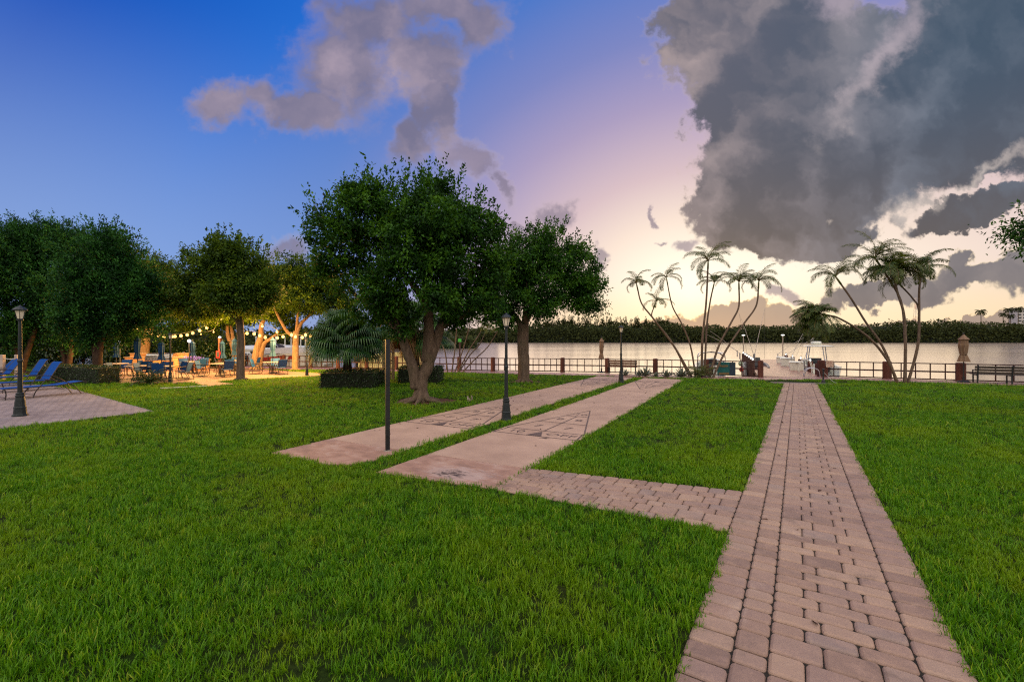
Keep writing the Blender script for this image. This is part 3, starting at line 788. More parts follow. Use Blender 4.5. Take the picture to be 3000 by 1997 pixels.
ip = ng.nodes.new('GeometryNodeInstanceOnPoints'); ip.inputs['Pick Instance'].default_value = True
def named(n, t):
    a = ng.nodes.new('GeometryNodeInputNamedAttribute'); a.data_type = t; a.inputs[0].default_value = n; return a.outputs[0]
ng.links.new(gi.outputs[0], ip.inputs['Points']); ng.links.new(ci.outputs[0], ip.inputs['Instance'])
ng.links.new(named('idx', 'INT'), ip.inputs['Instance Index'])
er = ng.nodes.new('FunctionNodeEulerToRotation'); ng.links.new(named('rot', 'FLOAT_VECTOR'), er.inputs[0]); ng.links.new(er.outputs[0], ip.inputs['Rotation'])
ng.links.new(named('scl', 'FLOAT_VECTOR'), ip.inputs['Scale']); ng.links.new(ip.outputs[0], go.inputs[0])
md = grass.modifiers.new('scatter', 'NODES'); md.node_group = ng
print('GRASS TUFTS', N)
# ------------------------------------------------------------------ foliage
def leaf_mat(name, dark, mid_, lite, transl=0.3, rough=0.55, spec=0.15, patch=0.5):
    m, nt, b = new_mat(name)
    g = nn(nt, 'ShaderNodeNewGeometry')
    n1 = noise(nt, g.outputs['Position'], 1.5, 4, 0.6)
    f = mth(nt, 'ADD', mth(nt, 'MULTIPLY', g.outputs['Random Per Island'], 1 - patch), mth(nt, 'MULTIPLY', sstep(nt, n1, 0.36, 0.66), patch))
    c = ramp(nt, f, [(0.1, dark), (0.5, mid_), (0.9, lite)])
    setin(nt, b.inputs['Base Color'], c); b.inputs['Roughness'].default_value = rough; b.inputs['Specular IOR Level'].default_value = spec
    tr = nn(nt, 'ShaderNodeBsdfTranslucent'); setin(nt, tr.inputs[0], vmth(nt, 'MULTIPLY', c, (1.9, 1.5, 0.5)))
    mx = nn(nt, 'ShaderNodeMixShader'); mx.inputs[0].default_value = transl
    nt.links.new(b.outputs[0], mx.inputs[1]); nt.links.new(tr.outputs[0], mx.inputs[2]); nt.links.new(mx.outputs[0], nt.nodes['Material Output'].inputs[0])
    return m
M_LEAF = leaf_mat('broad tree leaf', (0.0075, 0.030, 0.005, 1), (0.022, 0.085, 0.008, 1), (0.075, 0.200, 0.014, 1), patch=.62)  # tree leaves: lighter patches put clump highlights into the colour
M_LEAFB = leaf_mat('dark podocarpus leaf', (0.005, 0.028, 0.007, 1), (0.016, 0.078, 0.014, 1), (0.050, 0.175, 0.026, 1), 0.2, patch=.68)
M_LEAFC = leaf_mat('patio tree leaf', (0.012, 0.034, 0.004, 1), (0.044, 0.098, 0.008, 1), (0.120, 0.200, 0.012, 1), patch=.6)
M_HEDGE = leaf_mat('hedge leaf', (0.0096, 0.0257, 0.0067, 1), (0.0161, 0.0491, 0.0089, 1), (0.0419, 0.0879, 0.0149, 1), 0.12, 0.35, 0.5, 0.25)
M_MANG = leaf_mat('far shore foliage', (0.0204, 0.0291, 0.0109, 1), (0.0388, 0.0532, 0.0156, 1), (0.0683, 0.0799, 0.0226, 1), 0.15, 0.7, 0.1, 0.6)
M_PALM = leaf_mat('palm leaflet', (0.0290, 0.0610, 0.0150, 1), (0.0650, 0.1090, 0.0202, 1), (0.1230, 0.1520, 0.0282, 1), 0.38, 0.45, 0.35, 0.3)
M_FAN = leaf_mat('fan palm leaf', (0.0153, 0.0575, 0.0154, 1), (0.0342, 0.1081, 0.0246, 1), (0.0783, 0.1657, 0.0331, 1), 0.22, 0.4, 0.4, 0.3)
M_DEAD = pmat('dry palm leaf', srgb(128, 96, 56), 0.8, var=0.4, scale=3, island=0.4)
M_AGAVE = pmat('agave leaf', srgb(108, 118, 104), 0.5, var=0.25, scale=5)
def bark_mat(name, col, moss=0.35, scl=5.0):
    m, nt, b = new_mat(name)
    tc = nn(nt, 'ShaderNodeTexCoord').outputs['Object']
    st = vmth(nt, 'MULTIPLY', tc, (1.0, 1.0, 0.22))
    n1 = noise(nt, st, scl * 2.4, 7, 0.7, 0.3); n2 = noise(nt, tc, scl * 0.35, 4, 0.6); n3 = noise(nt, tc, scl * 5, 4, 0.7)
    d = tuple(c * 0.38 for c in col[:3]) + (1,); l = tuple(min(1, c * 1.35) for c in col[:3]) + (1,)
    c = ramp(nt, n1, [(0.28, d), (0.52, col), (0.72, l)])
    c = mixc(nt, sstep(nt, n2, 0.5, 0.68, 0.0, moss), c, (0.055, 0.062, 0.022, 1))
    c = mixc(nt, sstep(nt, n3, 0.58, 0.72, 0.0, 0.35), c, l)
    setin(nt, b.inputs['Base Color'], c); b.inputs['Roughness'].default_value = 0.85; b.inputs['Specular IOR Level'].default_value = 0.15
    bn = nn(nt, 'ShaderNodeBump'); bn.inputs['Strength'].default_value = 0.9; bn.inputs['Distance'].default_value = 0.035
    setin(nt, bn.inputs['Height'], mth(nt, 'ADD', n1, mth(nt, 'MULTIPLY', n3, .3))); setin(nt, b.inputs['Normal'], bn.outputs[0])
    return m
M_BARK = bark_mat('grey brown bark', srgb(104, 88, 74))
M_BARKP = bark_mat('pale patio bark', srgb(150, 122, 92), 0.15)
M_BARKD = bark_mat('dark bark', srgb(66, 50, 38), 0.25)
M_PTRUNK = bark_mat('ringed palm trunk', srgb(104, 88, 74), 0.12, 7.0)

def smooth_path(pts, n=5):
    """Catmull-Rom through pts"""
    P_ = [np.array(p, float) for p in pts]; out = []
    if len(P_) < 3:
        return [Vector(p) for p in P_]
    for i in range(len(P_) - 1):
        p0 = P_[max(i - 1, 0)]; p1 = P_[i]; p2 = P_[i + 1]; p3 = P_[min(i + 2, len(P_) - 1)]
        for k in range(n):
            t = k / n
            out.append(Vector(.5 * ((2 * p1) + (-p0 + p2) * t + (2 * p0 - 5 * p1 + 4 * p2 - p3) * t * t + (-p0 + 3 * p1 - 3 * p2 + p3) * t ** 3)))
    out.append(Vector(P_[-1])); return out
def limb(mb, pts, r0, r1, seg=9, pw=1.0, rough=0.05, n=5):
    sp = smooth_path(pts, n); m = len(sp) - 1
    mb.tube(sp, [r0 + (r1 - r0) * (i / m) ** pw for i in range(m + 1)], seg, True, rough)
    return sp
def flare(mb, base, r, k=7, reach=0.75, h=0.5, seed=1):
    rr = random.Random(seed)
    for i in range(k):
        a = 2 * math.pi * i / k + rr.uniform(-.3, .3); L = reach * rr.uniform(.7, 1.25)
        d = Vector((math.cos(a), math.sin(a), 0))
        mb.tube(smooth_path([base + d * r * .45 + Vector((0, 0, h)), base + d * r * .95 + Vector((0, 0, h * .3)), base + d * (r + L * .35) + Vector((0, 0, .06)), base + d * (r + L) + Vector((0, 0, -.05))], 4),
                [r * .42] * 3 + [r * .4, r * .36, r * .33, r * .3, r * .27, r * .24, r * .2, r * .15, r * .1, .02][:10], 7)
def crown(blobs, ncl, per, L, W_, seed, spread=0.30, gap=0.35, gk=1.7, droop=0.35, inner=0.6, sprigs=0, sprig_h=0.6, upbias=0.0, lump=1.0, core=True, sk=0, sr=.09, lz=(1.1, 1.1, .85)):
    """leaf clusters through the outer part of a union of ellipsoids, with gaps; returns leaf arrays"""
    rg = np.random.default_rng(seed); B0 = np.array(blobs, float); subs = []
    for b in B0:                                               # lumps of foliage over each mass
        ar = (b[3] * b[4] + b[4] * b[5] + b[3] * b[5]); k = int(5 + ar * 1.5)
        dd = unit(rg.normal(size=(k, 3))); rr_ = rg.uniform(.30, .62, (k, 1)) * (np.mean(b[3:]) ** .5) * lump
        subs.append(np.concatenate([b[:3] + dd * np.maximum(b[3:] - rr_ * .8, .15) * rg.uniform(.60, 1.2, (k, 1)), rr_ * rg.uniform(.85, 1.2, (k, 3)) * np.array(lz)], 1))
    B = np.concatenate([B0 * np.array([1, 1, 1, .72, .72, .72])] * (1 if core else 0) + subs)
    wgt = (B[:, 3] * B[:, 4] + B[:, 4] * B[:, 5] + B[:, 3] * B[:, 5]); wgt /= wgt.sum()
    n = ncl * 4; bi = rg.choice(len(B), n, p=wgt)
    d = unit(rg.normal(size=(n, 3))); rad = inner + (1 - inner) * rg.uniform(size=n) ** 0.6
    c = B[bi, :3] + d * B[bi, 3:] * rad[:, None]
    keep = np.ones(n, bool)
    for b in B0:
        q = np.linalg.norm((c - b[:3]) / b[3:], axis=1); keep &= (q > inner * 0.92) | (rg.uniform(size=n) < .12)
    wv = (np.sin(c[:, 0] * gk + 2 * np.sin(c[:, 2] * gk * .8 + seed)) * np.sin(c[:, 1] * gk * 1.1 + 1.5 * np.sin(c[:, 0] * gk * .7)) * np.sin(c[:, 2] * gk * 1.2 + 1.2 * np.sin(c[:, 1] * gk + seed)) + 1) / 2
    keep &= wv > gap * .9
    c, d = c[keep][:ncl], d[keep][:ncl]
    m = len(c)
    cs = spread * rg.uniform(.6, 1.4, (m, 1, 1))
    lc = c[:, None, :] + rg.normal(size=(m, per, 3)) * cs * np.array([1, 1, .75])
    ld = unit(d)[:, None, :] * .8 + rg.normal(size=(m, per, 3)) * .8 + np.array([0, 0, upbias - droop])
    ln = rg.normal(size=(m, per, 3)) * .7 + np.array([0, -.25, .9])
    lc, ld, ln = lc.reshape(-1, 3), ld.reshape(-1, 3), ln.reshape(-1, 3)
    if sprigs:
        B = B0; bi = rg.choice(len(B), sprigs); dd = rg.normal(size=(sprigs, 3)); dd[:, 2] = np.abs(dd[:, 2]) * 1.3 + .15; dd = unit(dd)
        s0 = B[bi, :3] + dd * B[bi, 3:] * 1.0
        sd = unit(dd * .6 + np.array([0, 0, .9]) + rg.normal(size=(sprigs, 3)) * .25); hh = sprig_h * rg.uniform(.4, 1.3, (sprigs, 1, 1))
        k = sk or max(8, per); t = rg.uniform(0, 1, (sprigs, k, 1))
        sc = s0[:, None, :] + sd[:, None, :] * t * hh + rg.normal(size=(sprigs, k, 3)) * sr * (1.2 - t)
        sdd = sd[:, None, :] * .9 + rg.normal(size=(sprigs, k, 3)) * .6
        sn = rg.normal(size=(sprigs, k, 3))
        lc = np.concatenate([lc, sc.reshape(-1, 3)]); ld = np.concatenate([ld, sdd.reshape(-1, 3)]); ln = np.concatenate([ln, sn.reshape(-1, 3)])
    return lc, ld, ln, L * rg.uniform(.7, 1.3, len(lc)), W_ * rg.uniform(.7, 1.3, len(lc))
def tree(name, label, base, trunk_mb, blobs, lm, bm, group=None, **kw):
    t = thing(name, label, 'tree', tuple(base), 0, group)
    part('trunk', trunk_mb, bm, t, smooth=True, world=True)
    lc, ld, ln, L, W_ = crown(blobs, **kw)
    link('crown', leaves_mesh('crown', lc, ld, ln, L, W_, tuple(base)), lm, t)
    return t
def blob_px(y, lst):
    """(u, v, ru, rv, dy, ry) seen at distance y -> ellipsoids"""
    k = y / FPX; out = []
    for u, v, ru, rv, dy, ry in lst:
        p = P(u, v, y + dy); out.append((p.x, p.y, p.z, ru * (y + dy) / FPX, ry, rv * (y + dy) / FPX))
    return out

# ---- the big forked tree
B1 = G(1233, 1176); y = B1.y
mb = MB()
q = lambda u, v, dy=0.0: P(u, v, y + dy)
limb(mb, [B1 + Vector((0, 0, -.1)), q(1233, 1140), q(1236, 1105), q(1252, 1075), q(1256, 1030, .1)], .265, .19, 14, 0.7, .05)
limb(mb, [q(1222, 1135), q(1210, 1078, -.1), q(1188, 1020, -.25), q(1172, 970, -.35), q(1150, 915, -.4), q(1120, 850, -.3), q(1080, 790, .1)], .24, .05, 11, 0.8)
limb(mb, [q(1253, 1060, .05), q(1256, 960, .1), q(1250, 900, .1), q(1215, 840, .3), q(1172, 790, .6), q(1140, 735, .6)], .23, .05, 10, 0.9)
limb(mb, [q(1250, 905, .1), q(1268, 870, .2), q(1300, 830, .4), q(1340, 780, .4), q(1370, 720, .5)], .19, .05, 8)
limb(mb, [q(1252, 1062, .1), q(1275, 1005, .25), q(1290, 960, .3), q(1315, 900, .5), q(1370, 840, .6)], .25, .07, 9)
limb(mb, [q(1250, 895, .1), q(1240, 800, -.4), q(1225, 700, -.5), q(1215, 620, -.2)], .13, .03, 7)
limb(mb, [q(1172, 970, -.35), q(1120, 925, .4), q(1060, 880, 1.0), q(1010, 830, 1.0)], .12, .04, 7)
limb(mb, [q(1290, 960, .3), q(1350, 930, .2), q(1400, 880, -.3)], .10, .04, 7)
flare(mb, B1, .27, 9, 0.8, .36, 4)
bl = blob_px(y, [(1005, 690, 74, 92, 0, 1.5), (1075, 625, 88, 70, .4, 1.7), (1175, 610, 100, 66, 0, 2.0), (1290, 610, 96, 66, .2, 1.9), (1385, 680, 80, 86, 0, 1.6), (1420, 790, 56, 96, .3, 1.4),
                 (1180, 720, 140, 100, -.6, 1.8), (1320, 760, 100, 80, -1.0, 1.2), (1055, 800, 96, 64, 0.2, 1.5), (1370, 880, 92, 60, .3, 1.3), (1260, 870, 70, 40, -1.5, .7), (1105, 860, 70, 50, -1.2, .8),
                 (965, 770, 38, 50, .4, .9), (1440, 890, 34, 60, .4, .9), (1090, 910, 70, 44, .9, .9), (1275, 660, 90, 70, -1.4, 1.0), (1200, 800, 80, 60, -1.5, .7), (1165, 950, 44, 36, -.6, .7), (1345, 925, 44, 30, .4, .8), (1130, 900, 60, 40, -.9, .8)])
tree('shade_tree', 'tallest tree with thick forked grey trunk and dense rounded crown', B1, mb, bl, M_LEAF, M_BARK, None,
     ncl=3000, per=22, L=.13, W_=.068, seed=21, spread=.145, gap=.40, gk=2.4, inner=.5, core=False, lump=.9, sprigs=420, sprig_h=.75, droop=.25)
# sprouts in the fork
# ---- second tree, straight trunk
B2 = G(1534, 1120); y = B2.y; mb = MB(); q = lambda u, v, dy=0.0: P(u, v, y + dy)
limb(mb, [B2 + Vector((0, 0, -.1)), q(1534, 1060), q(1532, 1000), q(1533, 950)], .30, .27, 12, 1.0, .04)
limb(mb, [q(1533, 960), q(1548, 920, .1), q(1572, 870, .2), q(1600, 800, .3)], .21, .06, 8)
limb(mb, [q(1531, 965), q(1512, 930, 0), q(1480, 890, .3), q(1450, 850, .2)], .18, .06, 8)
limb(mb, [q(1535, 950), q(1540, 880, -.5), q(1545, 800, -.6)], .15, .04, 7)
flare(mb, B2, .27, 8, .28, .28, 8)
bl = blob_px(y, [(1545, 755, 80, 70, 0, 1.5), (1640, 750, 84, 64, 0, 1.5), (1605, 715, 56, 34, 0, 1.2), (1695, 810, 56, 66, 0, 1.2), (1500, 820, 80, 90, .2, 1.5), (1590, 850, 110, 60, -.4, 1.6),
                 (1480, 900, 44, 58, .2, 1.0), (1690, 880, 50, 46, .2, 1.0), (1740, 860, 36, 60, 0, .8), (1590, 905, 56, 26, -.8, .8)])
tree('shade_tree', 'middle sized tree with one straight grey trunk behind the tall lamp post', B2, mb, bl, M_LEAF, M_BARK, None,
     ncl=2300, per=20, L=.14, W_=.07, seed=22, spread=.19, gap=.38, gk=2.3, inner=.45, core=False, lump=.95, sprigs=280, sprig_h=.7, droop=.55)
# ---- dark dense trees beside the terrace
def dark_tree(bu, bv, lst, trunks, seed, label, ncl, yy=None):
    b = G(bu, bv); y = b.y; mb = MB()
    for tr in trunks:
        limb(mb, [b + Vector((0, 0, -.1))] + [P(u, v, y + .15 * i) for i, (u, v) in enumerate(tr)], .19, .08, 9, 1.0, .1)
    flare(mb, b, .2, 7, .6, .3, seed)
    bl = blob_px(y, lst)
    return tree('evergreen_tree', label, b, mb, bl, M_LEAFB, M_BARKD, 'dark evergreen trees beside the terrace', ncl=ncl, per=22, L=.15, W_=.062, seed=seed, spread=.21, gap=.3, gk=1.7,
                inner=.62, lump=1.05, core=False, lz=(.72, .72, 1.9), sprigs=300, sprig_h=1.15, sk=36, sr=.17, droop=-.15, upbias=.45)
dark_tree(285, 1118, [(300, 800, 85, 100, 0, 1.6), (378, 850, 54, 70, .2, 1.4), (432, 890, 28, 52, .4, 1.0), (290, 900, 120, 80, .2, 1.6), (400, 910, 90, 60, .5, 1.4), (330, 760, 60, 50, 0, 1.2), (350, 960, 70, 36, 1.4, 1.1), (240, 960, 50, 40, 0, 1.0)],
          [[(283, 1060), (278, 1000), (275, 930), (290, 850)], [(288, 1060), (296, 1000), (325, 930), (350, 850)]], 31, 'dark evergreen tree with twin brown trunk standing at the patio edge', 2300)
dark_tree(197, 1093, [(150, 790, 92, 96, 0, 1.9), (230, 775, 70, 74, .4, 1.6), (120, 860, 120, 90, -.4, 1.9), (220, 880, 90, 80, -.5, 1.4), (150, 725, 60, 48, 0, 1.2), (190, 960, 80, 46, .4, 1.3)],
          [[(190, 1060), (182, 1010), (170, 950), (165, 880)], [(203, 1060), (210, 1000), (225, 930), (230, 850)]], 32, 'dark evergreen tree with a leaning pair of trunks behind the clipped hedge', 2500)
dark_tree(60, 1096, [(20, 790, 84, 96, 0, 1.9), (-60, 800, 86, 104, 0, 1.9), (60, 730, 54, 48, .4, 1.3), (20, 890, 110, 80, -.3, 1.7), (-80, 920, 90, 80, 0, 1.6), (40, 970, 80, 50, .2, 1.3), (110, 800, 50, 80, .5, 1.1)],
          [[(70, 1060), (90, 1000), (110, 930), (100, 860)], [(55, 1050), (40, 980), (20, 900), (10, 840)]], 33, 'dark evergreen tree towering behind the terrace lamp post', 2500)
# ---- patio trees
PG = 'trees around the lit patio'
def patio_tree(b, y, limbs, lst, seed, label, ncl=2200, r=.24, bm=None, **kw):
    mb = MB()
    for pts, r0, r1 in limbs: limb(mb, [P(u, v, y + dy) for u, v, dy in pts], r0, r1, 9, 1.0, .05)
    flare(mb, b, r, 6, .25, .22, seed)
    d = dict(ncl=ncl, per=18, L=.16, W_=.08, seed=seed, spread=.23, gap=.32, gk=1.9, inner=.5, sprigs=220, sprig_h=.7, droop=.4); d.update(kw)
    return tree('patio_tree', label, b, mb, blob_px(y, lst), M_LEAFC, bm or M_BARKP, PG, **d)
b = G(705, 1113); y = b.y
patio_tree(b, y, [([(705, 1116, 0), (705, 1050, 0), (706, 1000, 0), (703, 950, 0), (700, 900, 0)], .22, .15), ([(703, 960, 0), (685, 925, .2), (655, 885, .3), (620, 840, .3)], .11, .04), ([(701, 905, 0), (720, 860, .2), (745, 810, .3)], .12, .04), ([(700, 900, 0), (690, 830, -.2), (680, 770, -.1)], .1, .03)],
           [(635, 780, 76, 58, 0, 1.5), (715, 780, 66, 58, .2, 1.4), (575, 850, 64, 54, .2, 1.3), (680, 850, 100, 70, -.3, 1.6), (772, 855, 46, 54, .3, 1.1), (545, 890, 44, 40, .5, 1.1), (670, 735, 52, 30, 0, 1.1), (600, 905, 64, 36, .4, 1.2), (730, 900, 70, 40, .5, 1.2)], 41, 'patio tree with a straight bare brown trunk at the front lawn edge', 2600, .2, M_BARK)
b = Vector(P(420, 1084, 35.5)); b.z = 0; y = 35.5
patio_tree(b, y, [([(420, 1078, 0), (421, 1020, 0), (424, 985, 0)], .42, .36), ([(424, 990, 0), (446, 955, 0), (470, 925, .2), (500, 895, .3)], .25, .06), ([(420, 995, 0), (405, 965, 0), (392, 940, 0), (385, 900, 0)], .22, .06), ([(424, 990, 0), (430, 940, -.5), (425, 880, -.6)], .18, .05)],
           [(410, 840, 84, 70, 0, 2.0), (500, 840, 84, 66, .4, 2.0), (460, 905, 96, 40, -.4, 1.7), (450, 800, 60, 40, .2, 1.6), (560, 890, 60, 50, .6, 1.5), (380, 900, 40, 40, .4, 1.2), (540, 945, 50, 26, .8, 1.2)], 42, 'patio tree with a golden lit trunk rising behind the barbecue counter', 3000, .36)
b = Vector(P(752, 1075, 34.0)); b.z = 0; y = 34.0
patio_tree(b, y, [([(755, 1085, 0), (750, 1050, 0), (757, 1010, 0), (765, 985, 0), (767, 950, 0), (790, 910, .3)], .34, .10), ([(757, 1075, .1), (764, 1035, .1), (775, 1005, .1), (796, 990, .1), (830, 960, .3)], .26, .06)],
           [(760, 850, 70, 60, .3, 1.7), (820, 850, 60, 50, .3, 1.5), (800, 910, 60, 30, .5, 1.3), (840, 960, 30, 30, .2, .8)], 43, 'patio tree with two leaning golden lit trunks near the marina', 1700, .3)
b = G(865, 1084); y = b.y
patio_tree(b, y, [([(865, 1086, 0), (866, 1030, 0), (867, 985, 0), (868, 970, 0)], .23, .19), ([(868, 980, 0), (880, 950, 0), (905, 925, .2), (930, 895, .3)], .15, .05), ([(866, 985, 0), (845, 975, 0), (825, 945, 0), (808, 910, .2), (800, 870, .2)], .14, .05), ([(868, 975, 0), (872, 930, -.2), (880, 870, -.2)], .11, .04)],
           [(850, 820, 70, 60, 0, 1.7), (920, 820, 60, 54, .3, 1.5), (890, 880, 80, 44, -.2, 1.5), (960, 860, 56, 50, .8, 1.3), (820, 870, 44, 40, .3, 1.2), (1000, 900, 50, 40, 1.2, 1.2)], 44, 'patio tree with a golden lit upright trunk beside the fan palm', 2000, .2)
b = Vector(P(690, 1075, 36.0)); b.z = 0; y = 36.0
patio_tree(b, y, [([(690, 1082, 0), (687, 1040, 0), (680, 1010, 0), (668, 985, 0), (665, 945, 0)], .26, .10), ([(688, 1040, 0), (684, 1005, .1), (678, 965, .2), (668, 930, .3)], .2, .06), ([(690, 1040, 0), (700, 1000, 0), (725, 970, .2)], .14, .05)],
           [(660, 880, 70, 46, 0, 1.6), (620, 910, 50, 34, 0, 1.2), (700, 920, 60, 34, .4, 1.4), (640, 955, 50, 22, .5, 1.1)], 45, 'patio tree with golden lit branches half hidden behind the straight brown trunk', 1500, .24)
# ---- tree whose branches reach in at the edge of the view
b = Vector((16.2, 12.2, 0)); mb = MB()
limb(mb, [b + Vector((0, 0, -.1)), b + Vector((0, 0, 2)), b + Vector((-.1, .1, 4)), b + Vector((-.8, 0, 5.4))], .26, .1, 10)
limb(mb, [b + Vector((0, 0, 3.4)), b + Vector((.8, .3, 4.8)), b + Vector((1.5, .2, 6))], .14, .05, 8)
flare(mb, b, .24, 6, .4, .3, 2)
tree('shade_tree', 'tree leaning into view at the lawn edge, only its leafy branch tips showing', b, mb, [(15.5, 12.2, 5.35, 1.6, 1.5, .7), (17.2, 12.3, 6.0, 1.7, 1.8, 1.3), (15.2, 12.1, 4.9, 1.15, 1.0, .4)], M_LEAF, M_BARK, None,
     ncl=1500, per=10, L=.12, W_=.05, seed=51, spread=.2, gap=.4, gk=2.2, inner=.5, sprigs=60, sprig_h=.5, droop=.4)

# ------------------------------------------------------------------ hedges
def hedge(label, c, sx, sy, h, rz, seed, dens=420, L=.055, W_=.034, cat='hedge', name='hedge', mat=None, ragged=.03, group=None):
    rg = np.random.default_rng(seed)
    t = thing(name, label, cat, c, rz, group)
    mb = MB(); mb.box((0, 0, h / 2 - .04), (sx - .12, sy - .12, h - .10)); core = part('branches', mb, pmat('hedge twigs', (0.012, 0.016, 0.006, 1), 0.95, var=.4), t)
    P_ = []; N_ = []
    for ax, (du, dv, cx, nrm) in enumerate([((sx, 0, 0), (0, sy, 0), (0, 0, h), (0, 0, 1)), ((sx, 0, 0), (0, 0, h), (0, -sy / 2, h / 2), (0, -1, 0)), ((sx, 0, 0), (0, 0, h), (0, sy / 2, h / 2), (0, 1, 0)),
                                            ((0, sy, 0), (0, 0, h), (-sx / 2, 0, h / 2), (-1, 0, 0)), ((0, sy, 0), (0, 0, h), (sx / 2, 0, h / 2), (1, 0, 0))]):
        du, dv, cx, nrm = map(np.array, (du, dv, cx, nrm)); A = np.linalg.norm(du) * np.linalg.norm(dv); n = int(A * dens)
        P_.append(cx + du * rg.uniform(-.5, .5, (n, 1)) + dv * rg.uniform(-.5, .5, (n, 1)) + nrm * rg.normal(-.03, ragged, (n, 1))); N_.append(np.repeat(nrm[None, :], n, 0))
    P_ = np.concatenate(P_); N_ = np.concatenate(N_).astype(float)
    P_ += rg.normal(size=P_.shape) * .012; P_[:, 2] = np.maximum(P_[:, 2], .01)
    d = rg.normal(size=P_.shape) * .8 + N_ * .5 + np.array([0, 0, .3]); nn_ = N_ * .8 + rg.normal(size=P_.shape) * .5
    link('foliage', leaves_mesh('foliage', P_, d, nn_, L * rg.uniform(.7, 1.3, len(P_)), W_ * rg.uniform(.7, 1.3, len(P_))), mat or M_HEDGE, t)
    return t
f1 = G(1011, 1138); hedge('clipped square hedge around the foot of the bushy fan palm', (f1.x, f1.y + 1.15, 0), 2.42, 2.3, .76, R(3), 61)
f2 = G(1222, 1124); hedge('clipped square hedge behind the forked tree trunk', (f2.x, f2.y + 1.05, 0), 2.1, 2.1, .80, R(3), 62)
f3 = G(247, 1133); hd = Vector((-.94, .34, 0)); mid_ = f3 + Vector((0, .9, 0)) + hd * 2.6 + Vector((.34, .94, 0)) * .55
hedge('long low clipped hedge running behind the sun loungers', (mid_.x - .25, mid_.y, 0), 5.2, 1.0, .86, math.atan2(-hd.y, -hd.x), 63, 380)
# tall screens of shrubs at the back of the patio
def screen(label, x0, x1, y0, y1, h, seed, n):
    rg = np.random.default_rng(seed)
    t = thing('shrub_hedge', label, 'hedge', ((x0 + x1) / 2, (y0 + y1) / 2, 0))
    k = int(abs(x1 - x0) / 1.1)
    bl = []
    for i in range(k):
        f = (i + .5) / k; bl.append((x0 + (x1 - x0) * f + rg.uniform(-.2, .2), y0 + (y1 - y0) * f + rg.uniform(-.3, .3), h * .45, .85, .8, h * rg.uniform(.44, .60)))
    mb = MB()
    for b in bl:
        for j in range(3):
            a = rg.uniform(0, 6.28); mb.tube([(b[0], b[1], -.05), (b[0] + .25 * math.cos(a), b[1] + .25 * math.sin(a), h * .4), (b[0] + .5 * math.cos(a), b[1] + .5 * math.sin(a), h * .75)], [.05, .03, .012], 5)
    part('stems', mb, M_BARKD, t, world=True)
    lc, ld, ln, L, W_ = crown(bl, int(n * 1.6), 16, .20, .10, seed, spread=.26, gap=.2, gk=2.4, inner=.2, droop=.3, sprigs=60, sprig_h=.4)
    lc[:, 2] = np.maximum(lc[:, 2], .03)
    link('foliage', leaves_mesh('foliage', lc, ld, ln, L, W_, tuple(t.location)), M_HEDGE, t)
screen('tall dark shrub hedge closing the patio behind the barbecue counter', -33.0, -22.3, 37.6, 36.2, 2.35, 71, 1500)
screen('dense dark shrubbery filling the shade behind the terrace trees', -62, -31.5, 33.0, 40.0, 4.6, 72, 5200)
screen('second rank of dark shrubbery deep behind the terrace trees', -74, -36, 40.0, 44.0, 5.2, 73, 3600)

# ------------------------------------------------------------------ feather palms
def frond_arr(base, azim, length, up0, bend, nl, llen, rg, lw=.022, twist=0.0, vee=.5, wind=None):
    """arching rachis with drooping leaflets both sides: (rachis pts), leaf arrays"""
    d = np.array([math.cos(azim), math.sin(azim)]); pts = []; p = np.array(base, float); a = up0
    nseg = 14
    for i in range(nseg + 1):
        pts.append(p.copy()); a2 = up0 - bend * (i / nseg) ** 1.15
        st = length / nseg; p = p + np.array([d[0] * math.cos(a2), d[1] * math.cos(a2), math.sin(a2)]) * st
    pts = np.array(pts)
    t = np.linspace(.12, 1.0, nl); idx = t * nseg; i0 = np.minimum(idx.astype(int), nseg - 1); f = (idx - i0)[:, None]
    c = pts[i0] * (1 - f) + pts[i0 + 1] * f; tan = unit(pts[i0 + 1] - pts[i0])
    side = np.array([-d[1], d[0], 0.0]); upv = np.cross(tan, side); upv *= np.sign(upv[:, 2:3] + 1e-9)
    C, D_, Nn, L_ = [], [], [], []
    for s in (-1, 1):
        dirv = tan * .75 + side * s * .8 + upv * vee * rg.uniform(.0, 1.0, (nl, 1)) + np.array([0, 0, -.42]) + rg.normal(size=(nl, 3)) * .10
        C.append(c); D_.append(dirv); Nn.append(upv + rg.normal(size=(nl, 3)) * .25); L_.append(llen * (np.sin(np.pi * np.clip(t * .92 + .08, 0, 1)) ** .55) * rg.uniform(.85, 1.1, nl) + .05)
    return pts, np.concatenate(C), np.concatenate(D_), np.concatenate(Nn), np.concatenate(L_)
